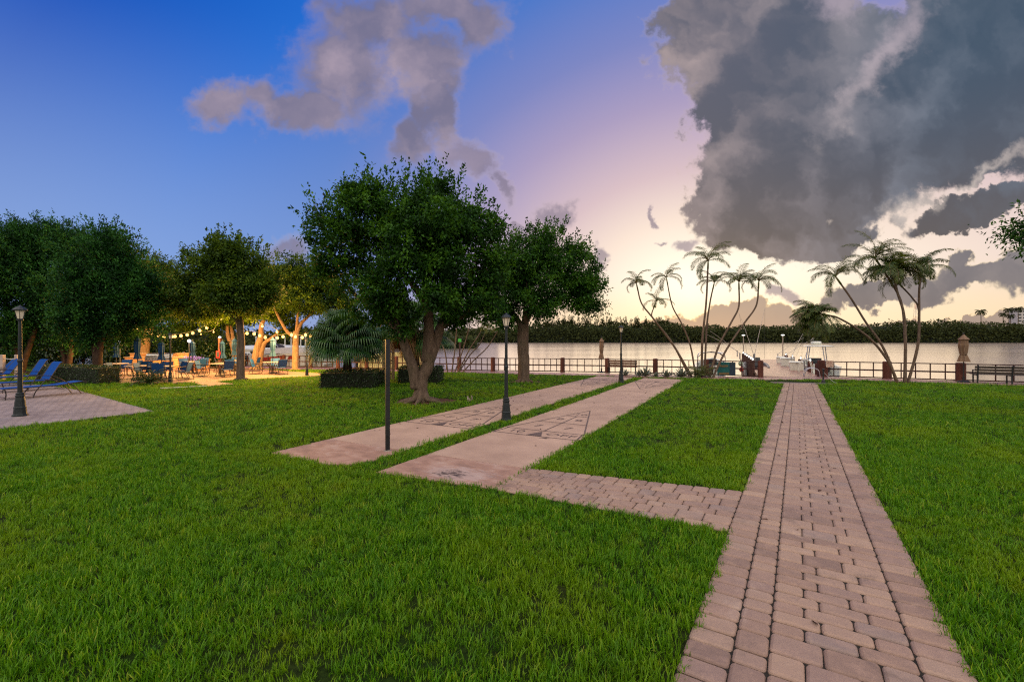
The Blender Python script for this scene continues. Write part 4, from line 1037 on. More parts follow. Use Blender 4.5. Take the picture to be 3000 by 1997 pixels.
def palm(label, stem_pts, r0, r1, nf, flen0, seed, group, lean=None, upr=(.35, 1.42), bend=(1.5, 2.5), nl=34, llen=.32, name='palm_tree', lw=.017, fronds=None, mat=None):
    flen = flen0 * 1.12; r0 *= .82; r1 *= .82; rg = np.random.default_rng(seed); base = Vector(stem_pts[0])
    t = thing(name, label, 'palm tree', tuple(base), 0, group)
    mb = MB(); sp = limb(mb, stem_pts, r0, r1, 9, .8, .03, 8)
    top = sp[-1]; tdir = (sp[-1] - sp[-3]).normalized()
    part('trunk', mb, M_PTRUNK, t, smooth=True, world=True)
    mb = MB(); mb.tube([top - tdir * .05, top + tdir * .28, top + tdir * .5], [r1 * 1.25, r1 * 1.1, r1 * .5], 8)
    part('crownshaft', mb, pmat('green crownshaft', srgb(104, 108, 60), .5), t, smooth=True, world=True)
    C, D_, N_, L_ = [], [], [], []; rm = MB()
    top2 = np.array(top + tdir * .42)
    for i in range(nf):
        az = 2 * math.pi * (i * .382) + rg.uniform(-.6, .6); f = (i + .5) / nf
        up0 = upr[1] + (upr[0] - upr[1]) * f + rg.normal(0, .24); bd = (bend[0] + (bend[1] - bend[0]) * f) * rg.uniform(.75, 1.25)
        if fronds: az, up0, bd = fronds(i, f, az, up0, bd, rg)
        pts, c, d, n, l = frond_arr(top2, az, flen * rg.uniform(.72, 1.2), up0, bd, nl, llen, rg)
        C.append(c); D_.append(d); N_.append(n); L_.append(l)
        rm.tube(pts, [.018 * (1 - k / len(pts)) + .004 for k in range(len(pts))], 4)
    C, D_, N_, L_ = map(np.concatenate, (C, D_, N_, L_))
    lm = leaves_mesh('crown', C, D_, N_, L_, lw, tuple(base), fold=.22)
    cr = link('crown', lm, mat or M_PALM, t)
    part('stalks', rm, pmat('palm frond stalk', srgb(110, 104, 56), .6), cr, world=True) if False else link('stalks', rm.mesh('stalks', tuple(base)), M_STALK, cr)
    return t
M_STALK = pmat('palm frond stalk', srgb(104, 96, 54), .6)
def zz(x, y): return (1750 + x * .3188, 680 + y * .3188)
def zr(x, y): return (2250 + x * .3189, 680 + y * .3189)
def zt(x, y): return (1200 + x * .2759, 850 + y * .2759)
PGA = 'slender palms beside the long bench'; PGB = 'slender palms on the lawn past the pier gate'; PGC = 'thin palm stems by the railing behind the forked tree'
def stem(zf, y, lst, dys=None):
    out = []
    for i, (a, b_) in enumerate(lst):
        u, v = zf(a, b_)
        out.append(P(u, v, y + (dys[i] if dys else 0.12 * i)))
    out[0].z = -.05
    return out
YA = 26.6
palm('leaning palm with a small windswept crown, standing farthest out over the bench', stem(zz, YA, [(872, 1315), (700, 1040), (520, 800), (410, 660), (372, 530)]), .085, .045, 10, 1.15, 81, PGA, nl=54, llen=.27)
palm('shortest leaning palm, its crown low against the far shore trees', stem(zz, YA + .5, [(850, 1315), (690, 1020), (560, 850), (500, 770), (520, 690)]), .075, .04, 9, .95, 82, PGA, nl=36, llen=.25)
palm('slim palm curving between the leaning palms and the tall upright palm', stem(zz, YA + .3, [(905, 1280), (855, 1040), (775, 840), (690, 680), (645, 475)]), .07, .04, 9, 1.1, 83, PGA, nl=54, llen=.26)
palm('tallest upright palm above the pier gate shrubs', stem(zz, YA, [(962, 1315), (965, 1000), (1000, 650), (1016, 330)]), .10, .055, 13, 1.6, 84, PGA, nl=60, llen=.34)
palm('shorter palm hugging the tallest upright palm trunk', stem(zz, YA + .4, [(985, 1315), (1005, 880), (1035, 650), (1062, 520)]), .08, .045, 10, 1.15, 85, PGA, nl=54, llen=.28)
palm('palm leaning toward the pier, nearer to the upright palm', stem(zz, YA - .2, [(1030, 1320), (1110, 1060), (1230, 830), (1298, 690), (1302, 520)]), .085, .05, 11, 1.35, 86, PGA, nl=58, llen=.32)
palm('palm leaning farthest toward the pier lights', stem(zz, YA - .3, [(1060, 1322), (1180, 1090), (1340, 850), (1458, 680), (1480, 510)]), .08, .05, 11, 1.5, 87, PGA, nl=58, llen=.34)
YB = PC.y
def hang(i, f, az, up0, bd, rg): return (math.pi + rg.normal(0, .95), 1.3 - f * 2.3, 1.7 - f * .9)
palm('palm bowed down to the pier with a drooping golden crown', stem(zr, YB, [(1195, 1388), (1105, 1190), (960, 1000), (800, 875), (640, 785), (560, 765)]), .085, .05, 44, 1.2, 91, PGB, nl=50, llen=.42, fronds=hang, lw=.026)
palm('palm leaning over the boats with a loose feathery crown', stem(zr, YB + .2, [(1185, 1388), (1120, 1200), (1030, 1010), (900, 830), (770, 620), (665, 470)]), .085, .05, 13, 1.5, 92, PGB, nl=60, llen=.34)
palm('upright palm with the fullest green crown of its clump', stem(zr, YB, [(1255, 1390), (1262, 1000), (1245, 740), (1190, 560), (1165, 440)]), .09, .06, 34, 1.5, 93, PGB, nl=62, llen=.38, lw=.027)
palm('tallest palm of the lawn clump, crown above the others', stem(zr, YB + .5, [(1262, 1388), (1258, 1000), (1225, 650), (1110, 430), (1025, 300)]), .08, .05, 14, 1.45, 94, PGB, nl=62, llen=.36)
palm('palm curving away from the pier, beside the closed beige umbrella', stem(zr, YB + .2, [(1282, 1390), (1375, 1050), (1388, 780), (1388, 560), (1400, 410)]), .085, .055, 18, 1.5, 95, PGB, nl=62, llen=.36, lw=.025)
palm('forked palm stem sprouting bare stalks under the fullest crown', stem(zr, YB + .3, [(1276, 1388), (1370, 1040), (1384, 720), (1330, 610), (1230, 500)]), .05, .045, 10, 1.1, 96, PGB, nl=30, llen=.28)
YC = 29.9
for i, (lst, lab, fl) in enumerate([([(405, 868), (378, 660), (330, 545), (325, 430)], 'thin palm stem bending away at the low end of its clump', .7), ([(445, 872), (480, 640), (510, 300), (515, 200)], 'thin straight upright palm stem behind the forked tree', .9),
                                    ([(475, 872), (560, 650), (620, 450), (650, 300)], 'thin palm stem leaning gently, second beyond the upright one', .9), ([(505, 870), (630, 640), (720, 500), (760, 430)], 'thin palm stem leaning half way, in the middle of its clump', .7),
                                    ([(515, 868), (640, 690), (740, 580), (800, 460)], 'thin wavy palm stem with a kink half way up', .7), ([(550, 866), (690, 735), (830, 600), (955, 400)], 'lowest slanting palm stem of its clump', .8)]):
    palm(lab, stem(zt, YC, lst), .06, .035, 8, fl, 101 + i, PGC, nl=30, llen=.24)

# ------------------------------------------------------------------ fan palms
def fan_palm(label, c, h, nf, rad, seed, name='fan_palm', dead=12):
    rg = np.random.default_rng(seed); t = thing(name, label, 'palm tree', c)
    mb = MB(); mb.tube(smooth_path([(0, 0, -.05), (0.03, 0, h * .4), (0, 0.02, h * .75), (0, 0, h)], 4), .2, 10, True, .14); part('trunk', mb, M_BARKD, t)
    def fans(n, upr, pet, R_, droop, mat, nm, seedk, par):
        mbf = MB(); st = MB(); rr = random.Random(seedk)
        for i in range(n):
            az = 2 * math.pi * i * .382 + rr.uniform(-.3, .3); f = (i + .5) / n; el_ = upr[0] + (upr[1] - upr[0]) * f
            d = Vector((math.cos(az) * math.cos(el_), math.sin(az) * math.cos(el_), math.sin(el_)))
            pl = pet * rr.uniform(.8, 1.2); o = Vector((0, 0, h * .97)); c0 = o + d * pl + Vector((0, 0, -.06 * pl)); sag = Vector((0, 0, -1))
            st.tube([o, o + d * pl * .5 + Vector((0, 0, .03)), c0], [.018, .014, .010], 5)
            side = d.cross(Vector((0, 0, 1))).normalized(); upv = side.cross(d).normalized(); ro = rr.gauss(0, .45); side, upv = side * math.cos(ro) + upv * math.sin(ro), upv * math.cos(ro) - side * math.sin(ro)
            ns = 38; rR = R_ * rr.uniform(.85, 1.15)
            for k in range(ns):
                a = (k / (ns - 1) - .5) * math.radians(236); dv = d * math.cos(a) + side * math.sin(a)
                L1 = rR * (.62 + .38 * math.cos(a * .7)); w = .026 * rR / .9
                sd = (side * math.cos(a) - d * math.sin(a)); fold = upv * (.02 if k % 2 else -.02)
                p1 = c0 + dv * L1 * .5 + sag * droop * .10 * L1 + fold; p2 = c0 + dv * L1 * .80 + sag * droop * .32 * L1; p3 = c0 + dv * L1 * .96 + sag * droop * (.72 + rr.uniform(0, .2)) * L1
                mbf.add([c0, p1 - sd * w, p1 + sd * w, p2 - sd * w * .8, p2 + sd * w * .8, p3], [(0, 1, 2), (1, 3, 4, 2), (3, 5, 4)])
        o_ = part(nm, mbf, mat, par); part('stalks', st, M_STALK, o_)
    fans(nf, (1.35, -.35), .62 * rad, .80 * rad, .62, M_FAN, 'crown', seed, t)
    if dead: fans(dead, (-.6, -1.25), .45 * rad, .7 * rad, .5, M_DEAD, 'dead_fronds', seed + 1, t)
    return t
fan_palm('bushy green fan palm growing out of the square hedge beside the patio', (f1.x - .35, f1.y + 1.15, 0), 2.15, 60, 1.42, 111, dead=0)
fan_palm('fan palm with hanging brown dead leaves behind the forked tree', (f2.x - .35, f2.y + 1.2, 0), 2.95, 36, 1.45, 112, dead=18)

# ------------------------------------------------------------------ low plants
def agave(label, c, s, seed):
    rr = random.Random(seed); mb = MB()
    for i in range(26):
        az = 2 * math.pi * i * .382; f = i / 26; el_ = 1.35 - f * 1.15 + rr.uniform(-.1, .1); L1 = s * rr.uniform(.8, 1.1) * (.75 + .3 * f)
        d = Vector((math.cos(az), math.sin(az), 0)); side = Vector((-d.y, d.x, 0)); rings = []
        for k, (tt, w) in enumerate(((0, .6), (.3, 1.0), (.65, .75), (.9, .3), (1, .03))):
            e = el_ - .35 * tt * f + .1 * tt; p = d * math.cos(e) * L1 * tt + Vector((0, 0, math.sin(e) * L1 * tt + .03)); up_ = Vector((-d.x * math.sin(e), -d.y * math.sin(e), math.cos(e)))
            ww = s * .085 * w; rings.append([p - side * ww + up_ * ww * .45, p - up_ * ww * .25, p + side * ww + up_ * ww * .45, p + up_ * ww * .15])
        mb.loft(rings)
    o = link('agave_plant', mb.mesh('agave_plant'), M_AGAVE); o.location = c
    return tag(o, label, 'plant', 'agaves in the bed by the bench')
for i, (u, v, s, lab) in enumerate([(1833, 1101.5, .52, 'spiky grey agave right behind the far court lamp post'), (1873, 1102.5, .50, 'small spiky agave at the end of the bench'), (1891, 1103.0, .72, 'tall grey agave between the bench and the wooden railing post'), (1922, 1104.5, .42, 'lowest agave, growing against the railing post'),
                                    (1953, 1105.5, .62, 'grey agave just past the railing post by the court end'), (1998, 1106.0, .80, 'largest spiky agave beside the leaning palm trunks')]):
    p = G(u, v); agave(lab, (p.x, p.y, 0), s, 120 + i)
def pinnate_clump(label, c, nf, flen, seed, cat='plant', name='sago_palm', upr=(.2, 1.2), mat=None, llen=.16):
    rg = np.random.default_rng(seed); C, D_, N_, L_ = [], [], [], []; st = MB()
    for i in range(nf):
        f = (i + .5) / nf; pts, cc, d, n, l = frond_arr((0, 0, .12), 2 * math.pi * i * .382 + rg.uniform(-.2, .2), flen * rg.uniform(.85, 1.1), upr[1] + (upr[0] - upr[1]) * f, .9, 38, llen, rg, vee=.6)
        C.append(cc); D_.append(d); N_.append(n); L_.append(l); st.tube(pts, [.010] * len(pts), 4)
    t = thing(name, label, cat, c)
    C, D_, N_, L_ = map(np.concatenate, (C, D_, N_, L_)); C[:, 2] = np.maximum(C[:, 2], .03)
    link('leaves', leaves_mesh('leaves', C, D_, N_, L_, .016), mat or M_HEDGE, t); part('stalks', st, M_STALK, t)
    mb = MB(); mb.tube([(0, 0, -.05), (0, 0, .2)], [.14, .11], 9, True, .1); part('trunk', mb, M_BARKD, t)
    return t
p = G(438, 1127); pinnate_clump('dark low sago palm on the lawn in front of the patio chairs', (p.x, p.y, 0), 34, .95, 131)
p = G(2050, 1106); pinnate_clump('green bushy young palm at the foot of the tallest upright palm', (p.x, p.y + .1, 0), 22, .95, 132, name='young_palm', mat=M_PALM, llen=.24)

# ------------------------------------------------------------------ far shores: one wooded mass each
def wood(label, xs, ys, hfun, n, leaf, seed, depth=30):
    rg = np.random.default_rng(seed)
    f = rg.uniform(0, 1, n); x = xs[0] + (xs[1] - xs[0]) * f; yb = ys[0] + (ys[1] - ys[0]) * f
    dep = rg.uniform(0, 1, n) ** 1.5 * depth
    cx_ = rg.uniform(xs[0], xs[1], int(abs(xs[1] - xs[0]) / 8)); cx_.sort(); ch_ = rg.uniform(.82, 1.08, len(cx_)) + .05 * np.sin(cx_ * .05); ci_ = np.clip(np.searchsorted(cx_, x), 1, len(cx_) - 1)
    xa_, xb_ = cx_[ci_ - 1], cx_[ci_]; tt_ = np.clip((x - xa_) / np.maximum(xb_ - xa_, .1), 0, 1); bump_ = np.sin(np.pi * tt_) ** .5
    h = hfun(x) * (ch_[ci_] * (.84 + .16 * bump_))
    z = WATER_Z + h * rg.uniform(0, 1, n) ** .62 * (.72 + .28 * np.minimum(1, dep / 12))
    c = np.stack([x, yb + dep, z], 1); c[:, 1] += (z - WATER_Z) / np.maximum(h, 1) * 5
    d = rg.normal(size=(n, 3)) + np.array([0, -.4, .5]); nr = rg.normal(size=(n, 3)) * .6 + np.array([0, -.7, .6])
    o = link('forest', leaves_mesh('forest', c, d, nr, leaf * rg.uniform(.6, 1.4, n), leaf * .7 * rg.uniform(.6, 1.4, n)), M_MANG)
    # dark inner mass, the shade inside the wood put into its colour
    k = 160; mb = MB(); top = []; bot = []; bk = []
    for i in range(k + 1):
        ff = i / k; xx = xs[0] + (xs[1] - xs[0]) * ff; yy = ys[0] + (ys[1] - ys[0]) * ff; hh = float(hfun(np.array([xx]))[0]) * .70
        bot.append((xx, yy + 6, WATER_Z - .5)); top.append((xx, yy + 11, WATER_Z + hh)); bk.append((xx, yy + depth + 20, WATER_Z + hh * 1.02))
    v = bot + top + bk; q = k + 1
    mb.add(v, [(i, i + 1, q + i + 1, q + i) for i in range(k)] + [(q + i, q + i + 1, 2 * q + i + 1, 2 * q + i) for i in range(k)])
    cr = link('shade_core', mb.mesh('shade_core'), pmat('forest shade', (0.012, 0.020, 0.009, 1), .95, var=.3, scale=.2), o)
    return tag(o, label, 'forest', kind='stuff')
def h_far(x):
    """mangroves, taller pines over the nearer stretch"""
    pines = np.clip((x - 20) / 25, 0, 1) * np.clip((155 - x) / 40, 0, 1)
    west = np.clip((22 - x) / 30, 0, 1)
    return 16.8 + 1.0 * np.sin(x * .037 + 1) + .8 * np.sin(x * .091) + 4.5 * pines - 2.5 * west + np.clip((x - 260) / 120, 0, 1) * 4.0
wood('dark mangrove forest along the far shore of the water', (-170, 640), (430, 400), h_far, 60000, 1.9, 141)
# feathery pines standing up out of the mass
rg = np.random.default_rng(142); C, D_, N_, L_ = [], [], [], []
for i in range(120):
    x = rg.uniform(30, 150); hh = 24.5 + rg.uniform(-3, 2.2) * 1.0 - abs(x - 80) * .03; yb = 436
    k = 46; t = rg.uniform(.55, 1, k); a = rg.uniform(0, 6.28, k); rad = (1.08 - t) * 3.6
    C.append(np.stack([x + np.cos(a) * rad * .5, yb + np.sin(a) * rad * .5, WATER_Z + t * hh], 1)); D_.append(np.stack([np.cos(a), np.sin(a), np.full(k, .7)], 1)); N_.append(rg.normal(size=(k, 3))); L_.append(rad * .8 + .5)
C, D_, N_, L_ = map(np.concatenate, (C, D_, N_, L_))
tag(link('pine_forest', leaves_mesh('pine_forest', C, D_, N_, L_, .8), M_MANG), 'feathery pine tops rising above the far shore mangroves', 'forest', kind='stuff')
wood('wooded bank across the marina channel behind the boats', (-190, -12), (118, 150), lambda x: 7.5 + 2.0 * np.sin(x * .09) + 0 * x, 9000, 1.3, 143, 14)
# palms and a block of flats far off on the other shore
def far_palm(label, u, v, y, h, seed):
    p = P(u, v, y); rg = np.random.default_rng(seed); t = thing('palm_tree', label, 'palm tree', (p.x, p.y, WATER_Z + 10), 0, 'palms on the far shore')
    top = p.z - t.location.z
    mb = MB(); mb.tube([(0, 0, 0), (.4, 0, top * .6), (.2, 0, top)], [.45, .35, .3], 6); part('trunk', mb, M_PTRUNK, t)
    C, D_, N_, L_ = [], [], [], []
    for i in range(16):
        f = (i + .5) / 16; pts, c, d, n, l = frond_arr((.2, 0, top), 2 * math.pi * i * .382, h, 1.2 - 1.6 * f, 1.6, 14, h * .36, rg)
        C.append(c); D_.append(d); N_.append(n); L_.append(l)
    C, D_, N_, L_ = map(np.concatenate, (C, D_, N_, L_)); link('crown', leaves_mesh('crown', C, D_, N_, L_, .5), M_MANG, t)
far_palm('lone dark palm above the far shore, apart from the others', 2873, 913, 470, 5.5, 151)
far_palm('tall far palm nearest the pale apartment block', 2982, 905, 470, 5.0, 152)
far_palm('tall far palm in the middle of the far shore group', 2955, 907, 470, 5.0, 153)
far_palm('low far palm at the open end of the far shore group', 2938, 920, 470, 4.2, 154)
far_palm('low far palm under the two tall far shore palms', 2960, 925, 470, 4.2, 155)
# ------------------------------------------------------------------ railing along the seawall
M_WOODP = pmat('red brown timber pile', srgb(86, 48, 36), 0.75, var=.35, scale=4, bump=.4, bscale=20, stretch=(1, 1, .2))
M_RAILM = pmat('red brown painted rail', srgb(58, 30, 24), 0.7, var=.2)
M_BLACK = pmat('black cast metal', srgb(34, 38, 40), 0.45, var=.25, scale=12, bump=.15)
M_BLACKG = pmat('weathered green black metal', srgb(24, 33, 34), 0.5, var=.3, scale=10, bump=.2)
M_WHITE = pmat('white gelcoat', srgb(206, 208, 196), 0.3, var=.06, scale=2)
M_CHROME = pmat('stainless steel', srgb(196, 196, 198), 0.25, 1.0, var=.1)
def rail_run(label, posts, bays, wpost, seed, ends=(True, True)):
    """posts: ground points; one fence with its posts and its bays as parts"""
    t = thing('railing_fence', label, 'fence', (posts[0][0], posts[0][1], 0))
    rr = random.Random(seed)
    for i, p in enumerate(posts):
        if i == 0 and not ends[0]: continue
        if i == len(posts) - 1 and not ends[1]: continue
        mb = MB(); h = .98; w = wpost / 2
        mb.lathe([(w * 1.05, 0), (w * 1.05, .06), (w, .08), (w, h - .06), (w * .94, h - .015), (w * .7, h)], (p[0], p[1], 0.0), 14)
        part('post', mb, M_WOODP, t, world=True)
    for i in range(len(posts) - 1):
        a = Vector((posts[i][0], posts[i][1], 0)); b_ = Vector((posts[i + 1][0], posts[i + 1][1], 0)); d = b_ - a; L = d.length; an = math.atan2(d.y, d.x); c = (a + b_) / 2
        mb = MB()
        mb.box((c.x, c.y, .905), (L - wpost * .9, .08, .05), an); mb.box((c.x, c.y, .48), (L - wpost * .9, .06, .075), an); mb.box((c.x, c.y, .075), (L - wpost * .9, .05, .06), an)
        nb = bays
        for k in range(1, nb):
            q = a + d * (k / nb); mb.box((q.x, q.y, .28), (.046, .046, .354), an); mb.box((q.x, q.y, .6975), (.046, .046, .378), an)
        part('rail_panel', mb, M_RAILM, t, world=True)
    return t
def between(a, b_, n): return [lerp2(a, b_, i / n) for i in range(n + 1)]
main_w = [gx(1344, 1084.3), RAIL_A, lerp2(RAIL_A, gx(1648, 1090.6), .5), gx(1648, 1090.6), gx(1779, 1092.8), gx(1920, 1095.5), gx(2069, 1099.5), RAIL_E]
main_w[0] = lerp2(RAIL_A, RAIL_W, 2.45 / 33.9)
west = [lerp2(RAIL_A, RAIL_W, t) for t in (2.45 / 33.9, 4.9 / 33.9, 7.35 / 33.9, 9.8 / 33.9, 12.25 / 33.9, 14.7 / 33.9, 17.2 / 33.9, 19.7 / 33.9, 22.2 / 33.9, 24.7 / 33.9)]
rail_run('red brown railing fence along the water from the forked tree to the pier gate', main_w, 6, .30, 1)
rail_run('red brown railing fence along the marina behind the lit patio', west, 5, .30, 2, ends=(False, True))
east = [RAIL_F] + [lerp2(RAIL_F, RAIL_H, .5), RAIL_H] + [lerp2(RAIL_H, RAIL_Z, t) for t in (.21, .42, .64)]
fe = rail_run('red brown railing fence along the water past the pier gate', east, 5, .42, 3)

# ------------------------------------------------------------------ the pier
PB = (Vector((RAIL_E[0], RAIL_E[1], 0)) + Vector((RAIL_F[0], RAIL_F[1], 0))) / 2
PD = Vector((.465, 1, 0)).normalized(); PN = Vector((PD.y, -PD.x, 0)); PW, PLEN2 = 3.25, 26.0
pier = thing('pier', 'wooden pier running out over the water from the gate in the railing', 'pier', tuple(PB))
M_PDECK = plank_mat('wet pier boards', srgb(146, 108, 92), srgb(172, 130, 110), 0.14, math.atan2(PN.y, PN.x), 0.30, .6)
def pxy(s, t): p = PB + PN * s + PD * t; return (p.x, p.y)
mb = MB(); mb.prism([pxy(-PW / 2, .12), pxy(PW / 2, .12), pxy(PW / 2, PLEN2), pxy(-PW / 2, PLEN2)], -.18, .016); part('deck', mb, M_PDECK, pier, world=True)
for k in range(7):
    for s in (-1, 1):
        x, y = pxy(s * (PW / 2 - .25), 2.2 + k * 3.7); mb = MB(); mb.tube([(x, y, -2.6), (x, y, -.2)], .14, 8); part('pile', mb, M_WOODP, pier, world=True)
def emat(name, col, s):
    m, nt, b = new_mat(name); b.inputs['Base Color'].default_value = (.02, .02, .02, 1); b.inputs['Emission Color'].default_value = col; b.inputs['Emission Strength'].default_value = s
    m.cycles.emission_sampling = 'NONE'; return m
M_LED = emat('cool white lamp', (1.0, .97, .90, 1), 3.0)
M_BULB = emat('warm bulb', (1.0, .50, .12, 1), 3.0)
M_PILE2 = pmat('dark dock piling', srgb(74, 50, 40), 0.75, var=.35, bump=.3, stretch=(1, 1, .3))
def lit_pile(label, x, y, h=.78, r=.13, mat=None, grp='lit pilings along the pier'):
    t = thing('dock_piling', label, 'piling', (x, y, 0), 0, grp)
    mb = MB(); mb.lathe([(r, -2.2), (r, h - .05), (r * .9, h)], (0, 0, 0), 12); part('post', mb, mat or M_PILE2, t)
    mb = MB(); mb.lathe([(.03, h), (.046, h + .04), (.052, h + .08), (.044, h + .13), (.02, h + .165)], (0, 0, 0), 12); part('lamp', mb, M_LED, t, smooth=True)
    mb = MB(); mb.lathe([(.09, h + .162), (.075, h + .185), (.02, h + .21)], (0, 0, 0), 12); part('cap', mb, M_BLACK, t)
    return t
ordn = ['nearest the gate', 'second from the gate', 'third from the gate', 'fourth from the gate', 'fifth from the gate', 'at the far pier end']
for i, tt in enumerate((4.0, 6.4, 9.2, 12.4, 15.8, 20.2)):
    x, y = pxy(-PW / 2 - .14, tt); lit_pile('dark piling with white lamp on the gate railing side, ' + ordn[i], x, y)
for i, tt in enumerate((1.0, 3.0, 5.8, 10.0, 14.6, 19.0)):
    x, y = pxy(PW / 2 + .16, tt); lit_pile('brown piling with white lamp on the dock box side, ' + ordn[i], x, y, .70, .17, M_WOODP)
def pole_lamp(label, x, y, h, grp):
    t = thing('pole_lamp', label, 'lamp', (x, y, 0), 0, grp)
    mb = MB(); mb.tube([(0, 0, -.5), (0, 0, h)], [.06, .045], 8); part('pole', mb, pmat('pale lamp pole', srgb(150, 140, 124), .6), t)
    mb = MB(); mb.lathe([(.04, h), (.15, h + .04), (.16, h + .07), (.10, h + .11), (.02, h + .12)], (0, 0, 0), 12); part('lamp_head', mb, M_LED, t, smooth=True)
for s, lab in ((-1, 'tall pole lamp at the far pier end, over the dark pilings'), (1, 'tall pole lamp at the far pier end, over the white dock box')):
    x, y = pxy(s * (PW / 2 + .1), 21.0); pole_lamp(lab, x, y, 2.55, 'pole lamps at the pier end')
def dock_box(label, s, t_, w, d, h):
    x, y = pxy(s, t_); o = thing('dock_box', label, 'dock box', (x, y, .016), math.atan2(PN.y, PN.x), 'white dock boxes on the pier')
    mb = MB(); mb.loft([[(-w / 2, -d / 2, 0), (w / 2, -d / 2, 0), (w / 2, d / 2, 0), (-w / 2, d / 2, 0)], [(-w / 2 - .04, -d / 2 - .04, h), (w / 2 + .04, -d / 2 - .04, h), (w / 2 + .04, d / 2 + .04, h), (-w / 2 - .04, d / 2 + .04, h)]]); part('body', mb, M_WHITE, o, bevel=.02)
    mb = MB(); W2, D2 = w / 2 + .07, d / 2 + .07
    mb.loft([[(-W2, -D2, h), (W2, -D2, h), (W2, D2, h), (-W2, D2, h)], [(-W2, -D2, h + .06), (W2, -D2, h + .06), (W2, D2, h + .06), (-W2, D2, h + .06)], [(-W2 + .1, -D2 + .1, h + .12), (W2 - .1, -D2 + .1, h + .12), (W2 - .1, D2 - .1, h + .12), (-W2 + .1, D2 - .1, h + .12)]]); part('lid', mb, M_WHITE, o, bevel=.015)
    mb = MB(); mb.box((0, -d / 2 - .085, h), (.12, .02, .07)); part('latch', mb, M_CHROME, o)
dock_box('white dock box on the pier, nearest to the gate', 1.12, 6.9, .78, .6, .52)
dock_box('white dock box on the pier, between the nearest box and the pier end', 1.15, 12.4, .86, .6, .58)
dock_box('small white dock box at the far end of the pier', 1.2, 17.5, .6, .5, .5)
def ladder_rail(label, s, t_, h, rz):
    x, y = pxy(s, t_); o = thing('dock_ladder', label, 'ladder', (x, y, .016), rz, 'ladder rails on the pier')
    for k in (-.22, .22):
        mb = MB(); mb.tube(smooth_path([(-.5, k, 0), (-.42, k, h * .7), (-.2, k, h), (.1, k, h * .92), (.25, k, h * .4), (.28, k, -.6)], 5), .022, 8); part('handrail', mb, M_WHITE if h > .6 else M_CHROME, o, smooth=True)
    mb = MB()
    for z in (-.15, -.42): mb.tube([(.28, -.22, z), (.28, .22, z)], .02, 6)
    part('rungs', mb, M_CHROME, o)
ladder_rail('white curved ladder handrails beside the nearest dock box', 1.42, 4.4, .85, math.atan2(PN.y, PN.x))
ladder_rail('low steel ladder handrails at the gate post', 1.25, .9, .5, math.atan2(PN.y, PN.x))
def buoy(label, u, v, y, r, col):
    p = P(u, v, y); o = thing('buoy', label, 'buoy', tuple(p), 0, 'buoys hung by the pier gate'); mb = MB(); mb.ball((0, 0, 0), r, 14, 9, 1.15); part('float', mb, pmat('buoy plastic ' + col[0], col[1], .45), o, smooth=True)
    mb = MB(); mb.tube([(0, 0, r), (0, 0, r + .12)], .03, 6); mb.tube([(0, 0, r + .1), (.1, .2, r + .5)], .012, 5); part('rope', mb, M_BLACK, o)
buoy('pale green round buoy hanging behind the gate railing', 2170, 1064.5, 28.4, .14, ('green', srgb(150, 170, 140)))
buoy('red buoy hanging just under the pale green buoy', 2172, 1082, 28.2, .13, ('red', srgb(168, 60, 48)))
def whip(label, u0, v0, u1, v1, y, r=.022):
    a, b_ = P(u0, v0, y), P(u1, v1, y + .8); o = thing('mooring_whip', label, 'mooring whip', tuple(a), 0, 'mooring whips standing along the pier')
    d = b_ - a; mb = MB(); mb.tube(smooth_path([(0, 0, 0), tuple(d * .5 + Vector((0, 0, .06))), tuple(d)], 6), [r * (1 - .06 * i) for i in range(13)], 6); part('rod', mb, pmat('pale fibreglass rod', srgb(168, 160, 150), .5), o)
    mb = MB(); mb.tube([(0, 0, -.5), (0, 0, .05)], .04, 7); part('socket', mb, M_CHROME, o)
    mb = MB(); mb.tube([tuple(d), tuple(d * .62 + Vector((.25, 0, -d.z * .72)))], .007, 4); part('line', mb, M_BLACK, o)
whip('mooring whip leaning to the palms, longest of the steep pair', 2208, 1039, 2165, 916, 32)
whip('mooring whip standing steeply, rising above the far forest', 2211, 1037, 2241, 902, 32)
whip('low slanted mooring whip crossing the palm trunks, upper of two', 2167, 1035, 2079.5, 968.6, 40)
whip('low slanted mooring whip crossing the palm trunks, lower of two', 2160, 1028, 2068, 978, 40)
whip('thin mooring whip leaning out from the far white dock box', 2279, 1037, 2354.5, 989, 44)
whip('thin mooring whip leaning out past the nearer white dock box', 2304, 1039, 2386, 990, 40)
whip('steep mooring whip beside the nearer white dock box', 2318, 1047, 2352, 977, 36)
whip('steep mooring whip in front of the hardtop boat', 2356, 1052, 2381, 988, 31)

